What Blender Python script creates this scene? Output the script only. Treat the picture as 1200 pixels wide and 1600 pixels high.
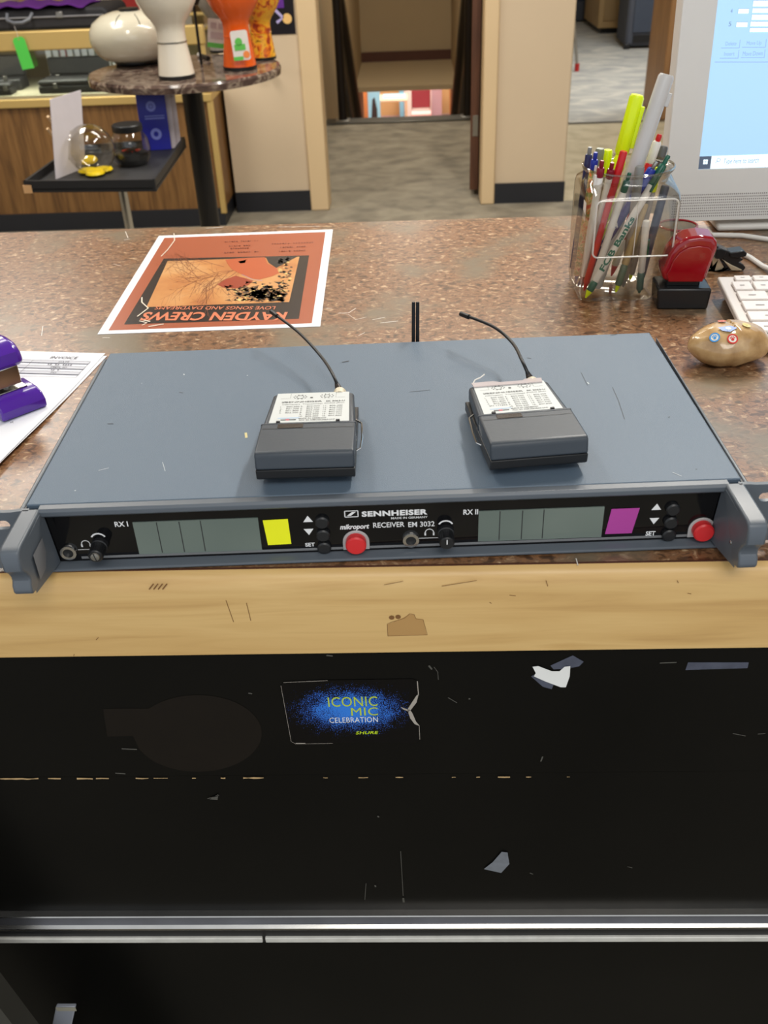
import bpy, bmesh, math, random
from mathutils import Vector, Matrix
random.seed(7)
for o in list(bpy.data.objects): bpy.data.objects.remove(o)
S = bpy.context.scene; COL = S.collection
CT = 1.04                                   # height of the worktop above the shop floor

# ------------------------------------------------------------------ camera
FPX, YAW, PITCH, ROLL = 1462.9, -0.0431, 0.5894, -0.0425
CAM = Vector((0.0206, -0.4673, 0.3467 + CT))
cy_, sy_, cp_, sp_ = math.cos(YAW), math.sin(YAW), math.cos(PITCH), math.sin(PITCH)
FW = Vector((sy_*cp_, cy_*cp_, -sp_)); R0 = Vector((cy_, -sy_, 0)); U0 = R0.cross(FW)
RT = R0*math.cos(ROLL) + U0*math.sin(ROLL); UP = U0*math.cos(ROLL) - R0*math.sin(ROLL)
cd = bpy.data.cameras.new('camera'); cam = bpy.data.objects.new('camera', cd); COL.objects.link(cam)
m3 = Matrix((RT, UP, -FW)).transposed(); cam.matrix_world = Matrix.Translation(CAM) @ m3.to_4x4()
cd.sensor_fit = 'VERTICAL'; cd.sensor_height = 36; cd.lens = FPX*36/1600; cd.clip_start = .01; cd.clip_end = 100
cd.dof.use_dof = True; cd.dof.focus_distance = .72; cd.dof.aperture_fstop = 15
S.camera = cam
# ------------------------------------------------------------------ light
S.view_settings.view_transform = 'Standard'; S.view_settings.look = 'None'
S.view_settings.gamma = 1; S.view_settings.exposure = 0.14; S.view_settings.use_curve_mapping = False
wd = bpy.data.worlds.new('world'); S.world = wd; wd.use_nodes = True
wd.node_tree.nodes['Background'].inputs[0].default_value = (.90, .95, 1, 1)
wd.node_tree.nodes['Background'].inputs[1].default_value = 0.9
def area(name, x, y, z, sx, sy, w, col=(1, .95, .87), rot=(0, 0, 0)):
    l = bpy.data.lights.new(name, 'AREA'); l.shape = 'RECTANGLE'; l.size = sx; l.size_y = sy; l.energy = w; l.color = col
    o = bpy.data.objects.new(name, l); COL.objects.link(o); o.location = (x, y, z); o.rotation_euler = rot
    return o
area('ceiling_light', .80, 1.45, 2.70, .12, 1.2, 48)
area('ceiling_light', -.9, 1.3, 2.70, .3, 1.2, 18)
area('ceiling_light', .3, 2.9, 2.70, 1.6, .3, 30)
area('ceiling_light', -1.7, 3.1, 2.70, .6, 1.2, 34)
area('ceiling_light', .4, -1.3, 2.70, 1.2, .6, 16)
area('ceiling_light', 2.3, 7.6, 2.70, 1.2, 1.2, 75, (.95, .98, 1))
area('ceiling_light', 1.6, 5.2, 2.70, .8, .8, 26, (1, .97, .92))
area('ceiling_light', -.05, 5.6, 2.60, .5, .9, 24, (1, .93, .8))  # added lamp, gives the dark corridor behind the doorway more light
area('stairwell_fill', -.05, 9.0, 2.60, .5, 1.6, 50, (1, .93, .82))  # added fill lamp without a fixture, lifts the dark stairwell walls
area('basement_light', .1, 18.0, -.25, 1.6, 5, 260, (1, .95, .88))
area('basement_light', .0, 22.5, -.25, 1.6, 1.5, 110, (1, .95, .88))

# ------------------------------------------------------------------ helpers
def G(x, y, z=0): return Vector((x, y, z + CT))
def ray(px, py): return FW + RT*((px-600)/FPX) - UP*((py-800)/FPX)
def at(px, py, X=None, Y=None, Z=None):
    """point where the sight line through a photo pixel meets a world plane (Z above the worktop)"""
    d = ray(px, py)
    t = (Z+CT-CAM.z)/d.z if Z is not None else (Y-CAM.y)/d.y if Y is not None else (X-CAM.x)/d.x
    return CAM + d*t
def lin(c): c /= 255; return c/12.92 if c <= .04045 else ((c+.055)/1.055)**2.4
def RGB(c): return (lin(c[0]), lin(c[1]), lin(c[2]), 1)
MATS = {}
def mat(name, c, rough=.5, metal=0, spec=.5, var=.06, scale=30, emis=0, trans=0, alpha=1, coat=0, bump=0, ior=1.45, bscale=None):
    if name in MATS: return MATS[name]
    m = bpy.data.materials.new(name); m.use_nodes = True; nt = m.node_tree; b = nt.nodes['Principled BSDF']
    b.inputs['Roughness'].default_value = rough; b.inputs['Metallic'].default_value = metal
    b.inputs['Specular IOR Level'].default_value = spec; b.inputs['IOR'].default_value = ior
    b.inputs['Transmission Weight'].default_value = trans; b.inputs['Alpha'].default_value = alpha
    b.inputs['Coat Weight'].default_value = coat
    tc = nt.nodes.new('ShaderNodeTexCoord'); n = nt.nodes.new('ShaderNodeTexNoise')
    n.inputs['Scale'].default_value = scale; n.inputs['Detail'].default_value = 4
    nt.links.new(tc.outputs['Object'], n.inputs['Vector'])
    mx = nt.nodes.new('ShaderNodeMix'); mx.data_type = 'RGBA'
    c = RGB(c); mx.inputs[6].default_value = [v*(1-var) for v in c[:3]]+[1]; mx.inputs[7].default_value = [min(1, v*(1+var)) for v in c[:3]]+[1]
    nt.links.new(n.outputs[0], mx.inputs[0]); nt.links.new(mx.outputs[2], b.inputs['Base Color'])
    if emis: nt.links.new(mx.outputs[2], b.inputs['Emission Color']); b.inputs['Emission Strength'].default_value = emis
    if bump:
        n2 = nt.nodes.new('ShaderNodeTexNoise'); n2.inputs['Scale'].default_value = bscale or scale; nt.links.new(tc.outputs['Object'], n2.inputs['Vector'])
        bp = nt.nodes.new('ShaderNodeBump'); bp.inputs['Strength'].default_value = bump; bp.inputs['Distance'].default_value = .001
        nt.links.new(n2.outputs[0], bp.inputs['Height']); nt.links.new(bp.outputs[0], b.inputs['Normal'])
    MATS[name] = m; return m
def ramp_mat(name, stops, tex, scale, vec=(1, 1, 1), rough=.4, detail=8, dist=0, rot=(0, 0, 0), bump=0, spec=.5, coat=0, mixin=None):
    """stops on a noise/wave/voronoi texture in object coordinates; mixin=(colour, scale, lo, hi) lays second blotches over"""
    m = bpy.data.materials.new(name); m.use_nodes = True; nt = m.node_tree; b = nt.nodes['Principled BSDF']
    b.inputs['Roughness'].default_value = rough; b.inputs['Specular IOR Level'].default_value = spec; b.inputs['Coat Weight'].default_value = coat
    tc = nt.nodes.new('ShaderNodeTexCoord'); mp = nt.nodes.new('ShaderNodeMapping'); mp.inputs['Scale'].default_value = vec; mp.inputs['Rotation'].default_value = rot
    nt.links.new(tc.outputs['Object'], mp.inputs[0])
    t = nt.nodes.new({'noise': 'ShaderNodeTexNoise', 'wave': 'ShaderNodeTexWave', 'voronoi': 'ShaderNodeTexVoronoi'}[tex])
    t.inputs['Scale'].default_value = scale; t.inputs['Detail'].default_value = detail
    if 'Distortion' in t.inputs: t.inputs['Distortion'].default_value = dist
    nt.links.new(mp.outputs[0], t.inputs['Vector'])
    r = nt.nodes.new('ShaderNodeValToRGB'); e = r.color_ramp.elements
    e[0].position, e[0].color = stops[0][0], RGB(stops[0][1]); e[1].position, e[1].color = stops[-1][0], RGB(stops[-1][1])
    for p, c in stops[1:-1]: k = e.new(p); k.color = RGB(c)
    nt.links.new(t.outputs[0], r.inputs[0]); out = r.outputs[0]
    if mixin:
        c2, s2, lo, hi = mixin
        n = nt.nodes.new('ShaderNodeTexNoise'); n.inputs['Scale'].default_value = s2; n.inputs['Detail'].default_value = 3; nt.links.new(tc.outputs['Object'], n.inputs[0])
        mr = nt.nodes.new('ShaderNodeMapRange'); mr.inputs[1].default_value = lo; mr.inputs[2].default_value = hi; nt.links.new(n.outputs[0], mr.inputs[0])
        mx = nt.nodes.new('ShaderNodeMix'); mx.data_type = 'RGBA'; mx.inputs[7].default_value = RGB(c2)
        nt.links.new(mr.outputs[0], mx.inputs[0]); nt.links.new(out, mx.inputs[6]); out = mx.outputs[2]
    nt.links.new(out, b.inputs['Base Color'])
    if bump:
        bp = nt.nodes.new('ShaderNodeBump'); bp.inputs['Strength'].default_value = bump; bp.inputs['Distance'].default_value = .001
        nt.links.new(t.outputs[0], bp.inputs['Height']); nt.links.new(bp.outputs[0], b.inputs['Normal'])
    MATS[name] = m; return m
def glass(name, c=(255, 255, 255), mixf=.08, rough=.03):
    """thin clear plastic: mostly see-through, with a glossy surface"""
    m = bpy.data.materials.new(name); m.use_nodes = True; nt = m.node_tree; nt.nodes.clear()
    o = nt.nodes.new('ShaderNodeOutputMaterial'); tr = nt.nodes.new('ShaderNodeBsdfTransparent'); gl = nt.nodes.new('ShaderNodeBsdfGlossy')
    tr.inputs[0].default_value = RGB(c); gl.inputs['Roughness'].default_value = rough
    lw = nt.nodes.new('ShaderNodeLayerWeight'); lw.inputs[0].default_value = .5
    pw_ = nt.nodes.new('ShaderNodeMath'); pw_.operation = 'POWER'; pw_.inputs[1].default_value = 2.6; nt.links.new(lw.outputs['Facing'], pw_.inputs[0])
    fr = nt.nodes.new('ShaderNodeMath'); fr.operation = 'MULTIPLY_ADD'; fr.inputs[1].default_value = .75; fr.inputs[2].default_value = .04; nt.links.new(pw_.outputs[0], fr.inputs[0])
    n = nt.nodes.new('ShaderNodeTexNoise'); n.inputs['Scale'].default_value = 25
    ad = nt.nodes.new('ShaderNodeMath'); ad.operation = 'MULTIPLY_ADD'; ad.inputs[1].default_value = mixf; nt.links.new(n.outputs[0], ad.inputs[0]); nt.links.new(fr.outputs[0], ad.inputs[2])
    mx = nt.nodes.new('ShaderNodeMixShader'); nt.links.new(ad.outputs[0], mx.inputs[0]); nt.links.new(tr.outputs[0], mx.inputs[1]); nt.links.new(gl.outputs[0], mx.inputs[2]); nt.links.new(mx.outputs[0], o.inputs[0])
    MATS[name] = m; return m

class MB:
    def __init__(s): s.bm = bmesh.new(); s.mi = 0
    def poly(s, pts, mi=None):
        f = s.bm.faces.new([s.bm.verts.new(p) for p in pts]); f.material_index = s.mi if mi is None else mi; return f
    def box(s, x0, x1, y0, y1, z0, z1, M=None):
        c = [(x0, y0, z0), (x1, y0, z0), (x1, y1, z0), (x0, y1, z0), (x0, y0, z1), (x1, y0, z1), (x1, y1, z1), (x0, y1, z1)]
        v = [s.bm.verts.new(M @ Vector(p) if M else p) for p in c]
        for q in ((0, 3, 2, 1), (4, 5, 6, 7), (0, 1, 5, 4), (1, 2, 6, 5), (2, 3, 7, 6), (3, 0, 4, 7)):
            s.bm.faces.new([v[i] for i in q]).material_index = s.mi
        return s
    def prism(s, pts, a0, a1, axis='x'):
        """closed outline pts (u,v) swept along an axis: x -> (y,z), y -> (x,z), z -> (x,y)"""
        def P(u, v, a): return (a, u, v) if axis == 'x' else (u, a, v) if axis == 'y' else (u, v, a)
        A = [s.bm.verts.new(P(u, v, a0)) for u, v in pts]; B = [s.bm.verts.new(P(u, v, a1)) for u, v in pts]
        fs = [s.bm.faces.new(A), s.bm.faces.new(B[::-1])]
        for i in range(len(pts)): fs.append(s.bm.faces.new((A[i], B[i], B[(i+1) % len(pts)], A[(i+1) % len(pts)])))
        for f in fs: f.material_index = s.mi
        return s
    def lathe(s, prof, n=32, M=None, cap=True):
        """profile (r,z) about z"""
        rings = []
        for r, z in prof:
            rings.append([s.bm.verts.new((M or Matrix()) @ Vector((max(r, 1e-5)*math.cos(2*math.pi*i/n), max(r, 1e-5)*math.sin(2*math.pi*i/n), z))) for i in range(n)])
        for a, b in zip(rings, rings[1:]):
            for i in range(n): s.bm.faces.new((a[i], a[(i+1) % n], b[(i+1) % n], b[i])).material_index = s.mi
        if cap:
            s.bm.faces.new(rings[0][::-1]).material_index = s.mi; s.bm.faces.new(rings[-1]).material_index = s.mi
        return s
    def cyl(s, p0, p1, r0, r1=None, n=20):
        p0, p1 = Vector(p0), Vector(p1); d = p1-p0
        M = Matrix.Translation(p0) @ d.to_track_quat('Z', 'Y').to_matrix().to_4x4()
        return s.lathe([(r0, 0), (r0 if r1 is None else r1, d.length)], n, M)
    def rod(s, p0, p1, prof, n=20):
        """profile (r, fraction) along p0->p1"""
        p0, p1 = Vector(p0), Vector(p1); d = p1-p0
        return s.lathe([(r, f*d.length) for r, f in prof], n, Matrix.Translation(p0) @ d.to_track_quat('Z', 'Y').to_matrix().to_4x4())
    def tube(s, pts, r, n=10):
        pts = [Vector(p) for p in pts]; rings = []; q = None
        for i, p in enumerate(pts):
            t = (pts[min(i+1, len(pts)-1)]-pts[max(i-1, 0)]).normalized()
            q = t.to_track_quat('Z', 'Y') if q is None else (q @ Vector((0, 0, 1))).rotation_difference(t) @ q
            rr = r[i] if isinstance(r, (list, tuple)) else r
            rings.append([s.bm.verts.new(p + q @ Vector((rr*math.cos(2*math.pi*k/n), rr*math.sin(2*math.pi*k/n), 0))) for k in range(n)])
        for a, b in zip(rings, rings[1:]):
            for k in range(n): s.bm.faces.new((a[k], a[(k+1) % n], b[(k+1) % n], b[k])).material_index = s.mi
        s.bm.faces.new(rings[0][::-1]).material_index = s.mi; s.bm.faces.new(rings[-1]).material_index = s.mi
        return s
    def sheet(s, fn, nu, nv):
        g = [[s.bm.verts.new(fn(i/nu, j/nv)) for i in range(nu+1)] for j in range(nv+1)]
        for j in range(nv):
            for i in range(nu): s.bm.faces.new((g[j][i], g[j][i+1], g[j+1][i+1], g[j+1][i])).material_index = s.mi
        return s
def obj(name, mb, mats, parent=None, loc=None, rot=None, bevel=0, seg=2, smooth=35, solid=0, kind=None, sub=0):
    me = bpy.data.meshes.new(name); bm = mb.bm
    bmesh.ops.recalc_face_normals(bm, faces=bm.faces); bm.to_mesh(me); bm.free()
    for m in (mats if isinstance(mats, (list, tuple)) else [mats]): me.materials.append(m)
    o = bpy.data.objects.new(name, me); COL.objects.link(o)
    if parent: o.parent = parent
    if loc is not None: o.location = loc
    if rot is not None: o.rotation_euler = rot
    if smooth and len(me.polygons):
        me.shade_smooth(); me.set_sharp_from_angle(angle=math.radians(smooth))
    if solid: q = o.modifiers.new('solid', 'SOLIDIFY'); q.thickness = solid; q.offset = 0
    if bevel:
        q = o.modifiers.new('bevel', 'BEVEL'); q.width = bevel; q.segments = seg; q.limit_method = 'ANGLE'; q.angle_limit = math.radians(40)
    if sub: q = o.modifiers.new('sub', 'SUBSURF'); q.levels = sub; q.render_levels = sub
    if kind: o['kind'] = kind
    return o
def thing(name, label, cat, loc=(0, 0, 0), rot=(0, 0, 0), group=None):
    o = bpy.data.objects.new(name, None); COL.objects.link(o); o.location = loc; o.rotation_euler = rot; o.empty_display_size = .02
    return tag(o, label, cat, group)
def tag(o, label, cat, group=None):
    o['label'] = label; o['category'] = cat
    if group: o['group'] = group
    return o
def curve_mesh(cu):
    t = bpy.data.objects.new('tmp', cu); COL.objects.link(t)
    dg = bpy.context.evaluated_depsgraph_get(); me = bpy.data.meshes.new_from_object(t.evaluated_get(dg))
    bpy.data.objects.remove(t); return me
class Ink:
    """writing and line work collected into one flat mesh in a local x,y plane"""
    def __init__(s): s.bm = bmesh.new()
    def text(s, txt, x, y, w=None, h=None, ang=0, shear=0, bold=0, align='CENTER', mi=0, space=1, z=0):
        cu = bpy.data.curves.new('t', 'FONT'); cu.body = txt; cu.size = 1; cu.offset = bold; cu.shear = shear; cu.space_character = space; cu.resolution_u = 3
        me = curve_mesh(cu)
        if not me.vertices: return s
        xs = [v.co.x for v in me.vertices]; ys = [v.co.y for v in me.vertices]
        x0, x1, y0, y1 = min(xs), max(xs), min(ys), max(ys)
        sy = h/(y1-y0) if h else w/(x1-x0); sx = w/(x1-x0) if w else sy
        ox = {'CENTER': (x0+x1)/2, 'LEFT': x0, 'RIGHT': x1}[align]
        M = Matrix.Translation((x, y, z)) @ Matrix.Rotation(ang, 4, 'Z') @ Matrix.Diagonal((sx, sy, 1, 1)) @ Matrix.Translation((-ox, -(y0+y1)/2, 0))
        for p in me.polygons: p.material_index = mi
        me.transform(M); s.bm.from_mesh(me); bpy.data.meshes.remove(me); return s
    def rect(s, x0, x1, y0, y1, mi=0, z=0):
        s.bm.faces.new([s.bm.verts.new(p) for p in ((x0, y0, z), (x1, y0, z), (x1, y1, z), (x0, y1, z))]).material_index = mi; return s
    def poly(s, pts, mi=0, z=0):
        s.bm.faces.new([s.bm.verts.new((p[0], p[1], z)) for p in pts]).material_index = mi; return s
    def line(s, pts, w, mi=0, z=0):
        pts = [Vector((p[0], p[1])) for p in pts]; L = []; Rr = []
        for i, p in enumerate(pts):
            t = (pts[min(i+1, len(pts)-1)]-pts[max(i-1, 0)]).normalized(); n = Vector((-t.y, t.x))*w/2
            L.append(s.bm.verts.new((p.x+n.x, p.y+n.y, z))); Rr.append(s.bm.verts.new((p.x-n.x, p.y-n.y, z)))
        for i in range(len(pts)-1): s.bm.faces.new((L[i], L[i+1], Rr[i+1], Rr[i])).material_index = mi
        return s
    def ring(s, x, y, r0, r1, a0=0, a1=2*math.pi, mi=0, n=24, z=0):
        for i in range(n):
            a, b = a0+(a1-a0)*i/n, a0+(a1-a0)*(i+1)/n
            s.poly([(x+r0*math.cos(a), y+r0*math.sin(a)), (x+r1*math.cos(a), y+r1*math.sin(a)), (x+r1*math.cos(b), y+r1*math.sin(b)), (x+r0*math.cos(b), y+r0*math.sin(b))], mi, z)
        return s
    def disc(s, x, y, r, mi=0, n=20, z=0, ry=None): return s.poly([(x+r*math.cos(2*math.pi*i/n), y+(ry or r)*math.sin(2*math.pi*i/n)) for i in range(n)], mi, z)
def ink(name, k, mats, parent, loc=(0, 0, 0), rot=(0, 0, 0), kind=None):
    me = bpy.data.meshes.new(name); k.bm.to_mesh(me); k.bm.free()
    for m in (mats if isinstance(mats, (list, tuple)) else [mats]): me.materials.append(m)
    o = bpy.data.objects.new(name, me); COL.objects.link(o); o.parent = parent; o.location = loc; o.rotation_euler = rot
    return o
UPR = (math.pi/2, 0, 0)                     # stands an Ink sheet upright facing -Y
def rrect(x0, x1, y0, y1, r, n=6):
    out = []
    for cx, cy, a in ((x1-r, y1-r, 0), (x0+r, y1-r, 90), (x0+r, y0+r, 180), (x1-r, y0+r, 270)):
        for i in range(n+1):
            t = math.radians(a+90*i/n); out.append((cx+r*math.cos(t), cy+r*math.sin(t)))
    return out
def holed(outer, holes, thick):
    cu = bpy.data.curves.new('s', 'CURVE'); cu.dimensions = '2D'; cu.fill_mode = 'BOTH'; cu.extrude = thick/2
    for pts in [outer]+holes:
        sp = cu.splines.new('POLY'); sp.points.add(len(pts)-1); sp.use_cyclic_u = True
        for i, p in enumerate(pts): sp.points[i].co = (p[0], p[1], 0, 1)
    mb = MB(); me = curve_mesh(cu); mb.bm.from_mesh(me); bpy.data.meshes.remove(me)
    bmesh.ops.remove_doubles(mb.bm, verts=mb.bm.verts, dist=1e-6); return mb

# ------------------------------------------------------------------ materials
white = mat('white_plastic', (226, 222, 216), .4); ink_black = mat('black_ink', (35, 34, 36), .6)
ink_grey = mat('grey_ink', (130, 130, 134), .6); print_white = mat('white_print', (225, 225, 225), .5)
paper = mat('paper', (228, 230, 236), .7, var=.02); black_gloss = mat('black_gloss', (10, 10, 12), .08, spec=.5)
black_pl = mat('black_plastic', (24, 25, 27), .38); dark_pl = mat('dark_plastic', (42, 45, 49), .42, bump=.15, scale=900)
chrome = mat('chrome', (205, 203, 200), .18, 1); steel = mat('steel', (165, 163, 158), .3, 1)
receiver_grey = mat('receiver_grey', (88, 104, 120), .52, var=.16, scale=1500, bump=.25, spec=.6)
receiver_dark = mat('receiver_cast_grey', (84, 91, 99), .38, var=.05, scale=60, spec=.6)
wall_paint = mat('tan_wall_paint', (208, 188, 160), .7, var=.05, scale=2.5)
trim_paint = mat('tan_trim_paint', (218, 192, 152), .5, var=.05, scale=3)
base_black = mat('black_vinyl_base', (38, 40, 46), .4)
laminate = ramp_mat('mottled_brown_laminate', [(.26, (52, 34, 22)), (.42, (98, 68, 44)), (.50, (138, 98, 66)), (.56, (112, 80, 56)), (.64, (166, 132, 98)), (.76, (204, 182, 150))],
                    'noise', 150, (.9, 1.2, 1), rough=.30, detail=10, dist=.8, bump=.12, mixin=((112, 98, 78), 14, .50, .70))
maple = ramp_mat('maple_edging', [(.2, (178, 138, 82)), (.45, (202, 164, 104)), (.6, (210, 174, 114)), (.8, (190, 150, 90))], 'noise', 6, (1, 14, 14), rough=.38, detail=6, dist=.6)
oak = ramp_mat('oak_laminate', [(.3, (100, 70, 38)), (.5, (126, 90, 50)), (.7, (142, 104, 60))], 'noise', 7, (8, 8, .7), rough=.45, detail=5, dist=.4)
brown_wood = ramp_mat('brown_wood_post', [(.3, (128, 92, 58)), (.6, (158, 118, 76))], 'noise', 5, (5, 5, .5), rough=.5, detail=5)
black_paint = ramp_mat('black_painted_board', [(.3, (6, 6, 5)), (.75, (14, 13, 11))], 'noise', 5, rough=.34, detail=6, spec=.16)
gold = mat('gold_anodised', (206, 176, 110), .4, .3, scale=8); alu = mat('brushed_aluminium', (176, 174, 170), .24, 1, var=.15, scale=40)
carpet = ramp_mat('carpet_shop', [(.3, (112, 106, 94)), (.5, (134, 127, 112)), (.7, (152, 145, 128))], 'noise', 4, (1.6, 2, 1), rough=.95, detail=9, dist=.3)
carpet_pale = ramp_mat('carpet_pale', [(.3, (172, 162, 136)), (.6, (196, 186, 160))], 'noise', 9, rough=.95, detail=9)
carpet_grey = ramp_mat('carpet_grey', [(.32, (150, 150, 148)), (.5, (170, 169, 162)), (.68, (194, 190, 178))], 'noise', 3, (1, 1.6, 1), rough=.95, detail=9, dist=1.5)
clear = glass('clear_plastic', (238, 235, 228), .08, .06); tape_m = glass('clear_tape', (225, 228, 232), .30, .25); showglass = glass('showcase_glass', (225, 228, 222), .04)

# ================================================================== SETTING
def struct(name, mb, m, **k): return obj(name, mb, m, kind='structure', **k)
FL = -CT
floor = struct('floor', MB().box(-4, .80, -2.2, 6.62, CT+FL-.1, CT+FL).box(.80, 4.2, -2.2, 4.47, CT+FL-.1, CT+FL), carpet)
struct('floor_side_hall', MB().box(.80, 4.2, 4.47, 6.28, -.1, 0), carpet_pale)
struct('floor_side_room', MB().box(.80, 4.2, 6.28, 13, -.1, -.001), carpet_grey)
struct('trim_1', MB().box(.80, 4.2, 6.26, 6.30, -.01, .006), steel)
ceil_m = mat('ceiling_white', (200, 198, 190), .9)
struct('ceiling', MB().box(-4, 4.2, -.6, 13, 2.75, 2.85), ceil_m)
struct('wall_left', MB().box(-4.1, -4, -2.2, 5.9, 0, 2.8), wall_paint)
struct('wall_right', MB().box(4.2, 4.3, -2.2, 13, 0, 2.8), wall_paint)
YW = 4.44
struct('wall_back', MB().box(-.885, -.50, YW, YW+.12, 0, 2.8), wall_paint)
struct('wall_back_right', MB().box(.43, .80, YW+.02, YW+.14, 0, 2.8), wall_paint, bevel=.006)
struct('wall_back_lintel', MB().box(-.50, .43, YW+.01, YW+.12, 2.06, 2.8), wall_paint)
struct('wall_showroom_back', MB().box(-4, -.6, 5.6, 5.7, 0, 2.8), wall_paint)
struct('wall_side_room_back', MB().box(.6, 4.2, 13, 13.1, 0, 2.8), wall_paint)
struct('baseboard_back', MB().box(-.885, -.50, YW-.012, YW, 0, .10), base_black)
struct('baseboard_back_right', MB().box(.445, .802, YW+.008, YW+.02, 0, .10), base_black)
struct('door_1_frame_left', MB().box(-.50, -.405, YW-.02, YW+.13, 0, 2.12), trim_paint, bevel=.006).name = 'trim_2'
struct('trim_3', MB().box(.375, .445, YW, YW+.15, 0, 2.12), trim_paint, bevel=.006)
struct('trim_4', MB().box(-.405, .375, YW-.02, YW+.13, 2.05, 2.12), trim_paint, bevel=.006)
# the corridor behind the doorway
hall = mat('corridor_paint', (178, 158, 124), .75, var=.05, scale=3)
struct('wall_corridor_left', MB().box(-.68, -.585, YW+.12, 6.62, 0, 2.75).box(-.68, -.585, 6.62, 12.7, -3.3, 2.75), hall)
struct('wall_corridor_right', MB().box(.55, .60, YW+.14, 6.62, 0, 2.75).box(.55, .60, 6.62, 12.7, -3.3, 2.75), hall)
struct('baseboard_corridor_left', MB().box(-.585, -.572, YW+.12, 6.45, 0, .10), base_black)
# stairs down, the header over their foot and the basement
st = MB()
for i in range(19): st.box(-.585, .55, 6.62+i*.275, 6.62+(i+1)*.275, -3.5, -(i+1)*.173)
struct('floor_stairs', st, carpet)
struct('trim_5', MB().box(-.575, .545, 6.50, 6.66, -.02, .012), mat('metal_nosing', (88, 86, 80), .4, .7), bevel=.004)
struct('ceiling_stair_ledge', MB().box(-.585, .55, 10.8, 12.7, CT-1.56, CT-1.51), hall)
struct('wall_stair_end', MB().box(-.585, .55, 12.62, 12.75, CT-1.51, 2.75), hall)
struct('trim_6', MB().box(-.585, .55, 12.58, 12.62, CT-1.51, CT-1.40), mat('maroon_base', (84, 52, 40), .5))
orange_wood = ramp_mat('orange_wood_panel', [(.3, (176, 104, 44)), (.7, (214, 140, 70))], 'noise', 4, (4, 4, .5), rough=.5)
BF = -3.3
struct('floor_basement', MB().box(-5, 5, 11.84, 28, BF-.1, BF), mat('basement_floor', (150, 128, 130), .5, scale=2))
struct('ceiling_basement', MB().box(-5, 5, 12.7, 28, -.10, .0), ceil_m)
struct('wall_basement_front_left', MB().box(-5, -.60, 10.9, 11.0, BF, -.3).box(-.72, -.585, 10.8, 11.0, BF, CT-1.7), orange_wood)
struct('wall_basement_front_right', MB().box(.60, 5, 10.9, 11.0, BF, -.3).box(.55, .66, 10.8, 11.0, BF, CT-1.7), orange_wood)
struct('wall_basement_back', MB().box(-5, 5, 24, 24.1, BF, -.1), mat('basement_back_paint', (196, 162, 112), .6))
struct('wall_basement_left', MB().box(-1.12, -1.0, 11, 24, BF, -.1), orange_wood)
struct('wall_basement_right', MB().box(.98, 1.1, 11, 24, BF, -.1), orange_wood)

# door standing open, seen from its edge
D = thing('open_door', 'dark brown wooden door standing open in the doorway, seen edge-on', 'door', (.372, YW+.17, 0), (0, 0, math.radians(-5)))
dwood = ramp_mat('dark_brown_door', [(.3, (72, 44, 30)), (.7, (104, 66, 46))], 'noise', 6, (6, 6, .6), rough=.45)
obj('door_leaf', MB().box(-.045, 0, 0, .80, .03, 2.03), dwood, D, bevel=.002)
obj('hinge', MB().box(-.034, -.006, -.004, .001, .30, .40), steel, D, bevel=.001)
obj('hinge', MB().box(-.034, -.006, -.004, .001, 1.60, 1.70), steel, D, bevel=.001)

def railing(x, sx, label):
    t = thing('stair_railing', label, 'railing', (x, 6.55, 0), group=None)
    bm_ = mat('black_gloss_rail', (22, 17, 16), .3)
    obj('post', MB().cyl((0, .03, .012), (0, .03, .93), .03), bm_, t)
    obj('finial', MB().lathe([(.0, .93), (.026, .93), (.026, .945), (.018, .965), (.0, .972)], 20, Matrix.Translation((0, .03, 0))), chrome, t)
    obj('base_flange', MB().box(-.05, .05, -.02, .08, .012, .022), steel, t, bevel=.002)
    obj('handrail', MB().tube([(0, .03, .90), (0, 4.0, .90-2.5)], .042), bm_, t)
    obj('lower_rail', MB().tube([(sx*.0, .03, .42), (0, 4.0, .42-2.5)], .026), bm_, t)
    return t
railing(-.455, -1, 'black stair handrail on the left wall side of the stairwell')
railing(.425, 1, 'black stair handrail at the right of the stairwell, beside the brown door')

# basement furniture, far away below the stairs
def far(px, py): return at(px, py, Z=BF-CT)
def bx_(px, y): return at(px, 165, Y=y).x
t = thing('stacking_chair', 'maroon upholstered chair with pale seat in the basement room', 'chair', (bx_(658, 21.8), 21.8, BF))
mar = mat('maroon_fabric', (128, 48, 60), .7)
obj('backrest', MB().box(-.21, .21, .17, .21, .52, .90), mar, t, bevel=.02); obj('seat', MB().box(-.22, .22, -.22, .2, .42, .48), mat('pale_pink_seat', (214, 186, 184), .7), t, bevel=.02)
for sx in (-.2, .2):
    for sy in (-.2, .2): obj('leg', MB().cyl((sx, sy, 0), (sx, sy, .9 if sy > 0 else .43), .012, n=8), steel, t)
t = thing('folding_table', 'pale table with a light blue top in the basement room', 'table', (bx_(616, 22.1), 22.1, BF))
obj('tabletop', MB().box(-.40, .30, -.3, .4, .70, .74), mat('pale_table', (205, 196, 170), .5), t, bevel=.01)
obj('blue_cover', MB().box(-.25, .24, -.2, .3, .741, .765), mat('light_blue_cover', (140, 200, 226), .5), t, bevel=.005)
for sx in (-.37, .27):
    for sy in (-.27, .36): obj('leg', MB().box(sx-.02, sx+.02, sy-.02, sy+.02, 0, .70), mat('pale_table_leg', (190, 170, 130), .5), t)
t = thing('round_stool', 'round pale stool in front of the blue-topped table in the basement', 'stool', (bx_(614, 21), 21, BF))
obj('seat', MB().lathe([(0, .42), (.27, .42), (.29, .45), (.27, .49), (0, .50)], 24), mat('cream_seat', (206, 200, 180), .6), t)
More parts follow.
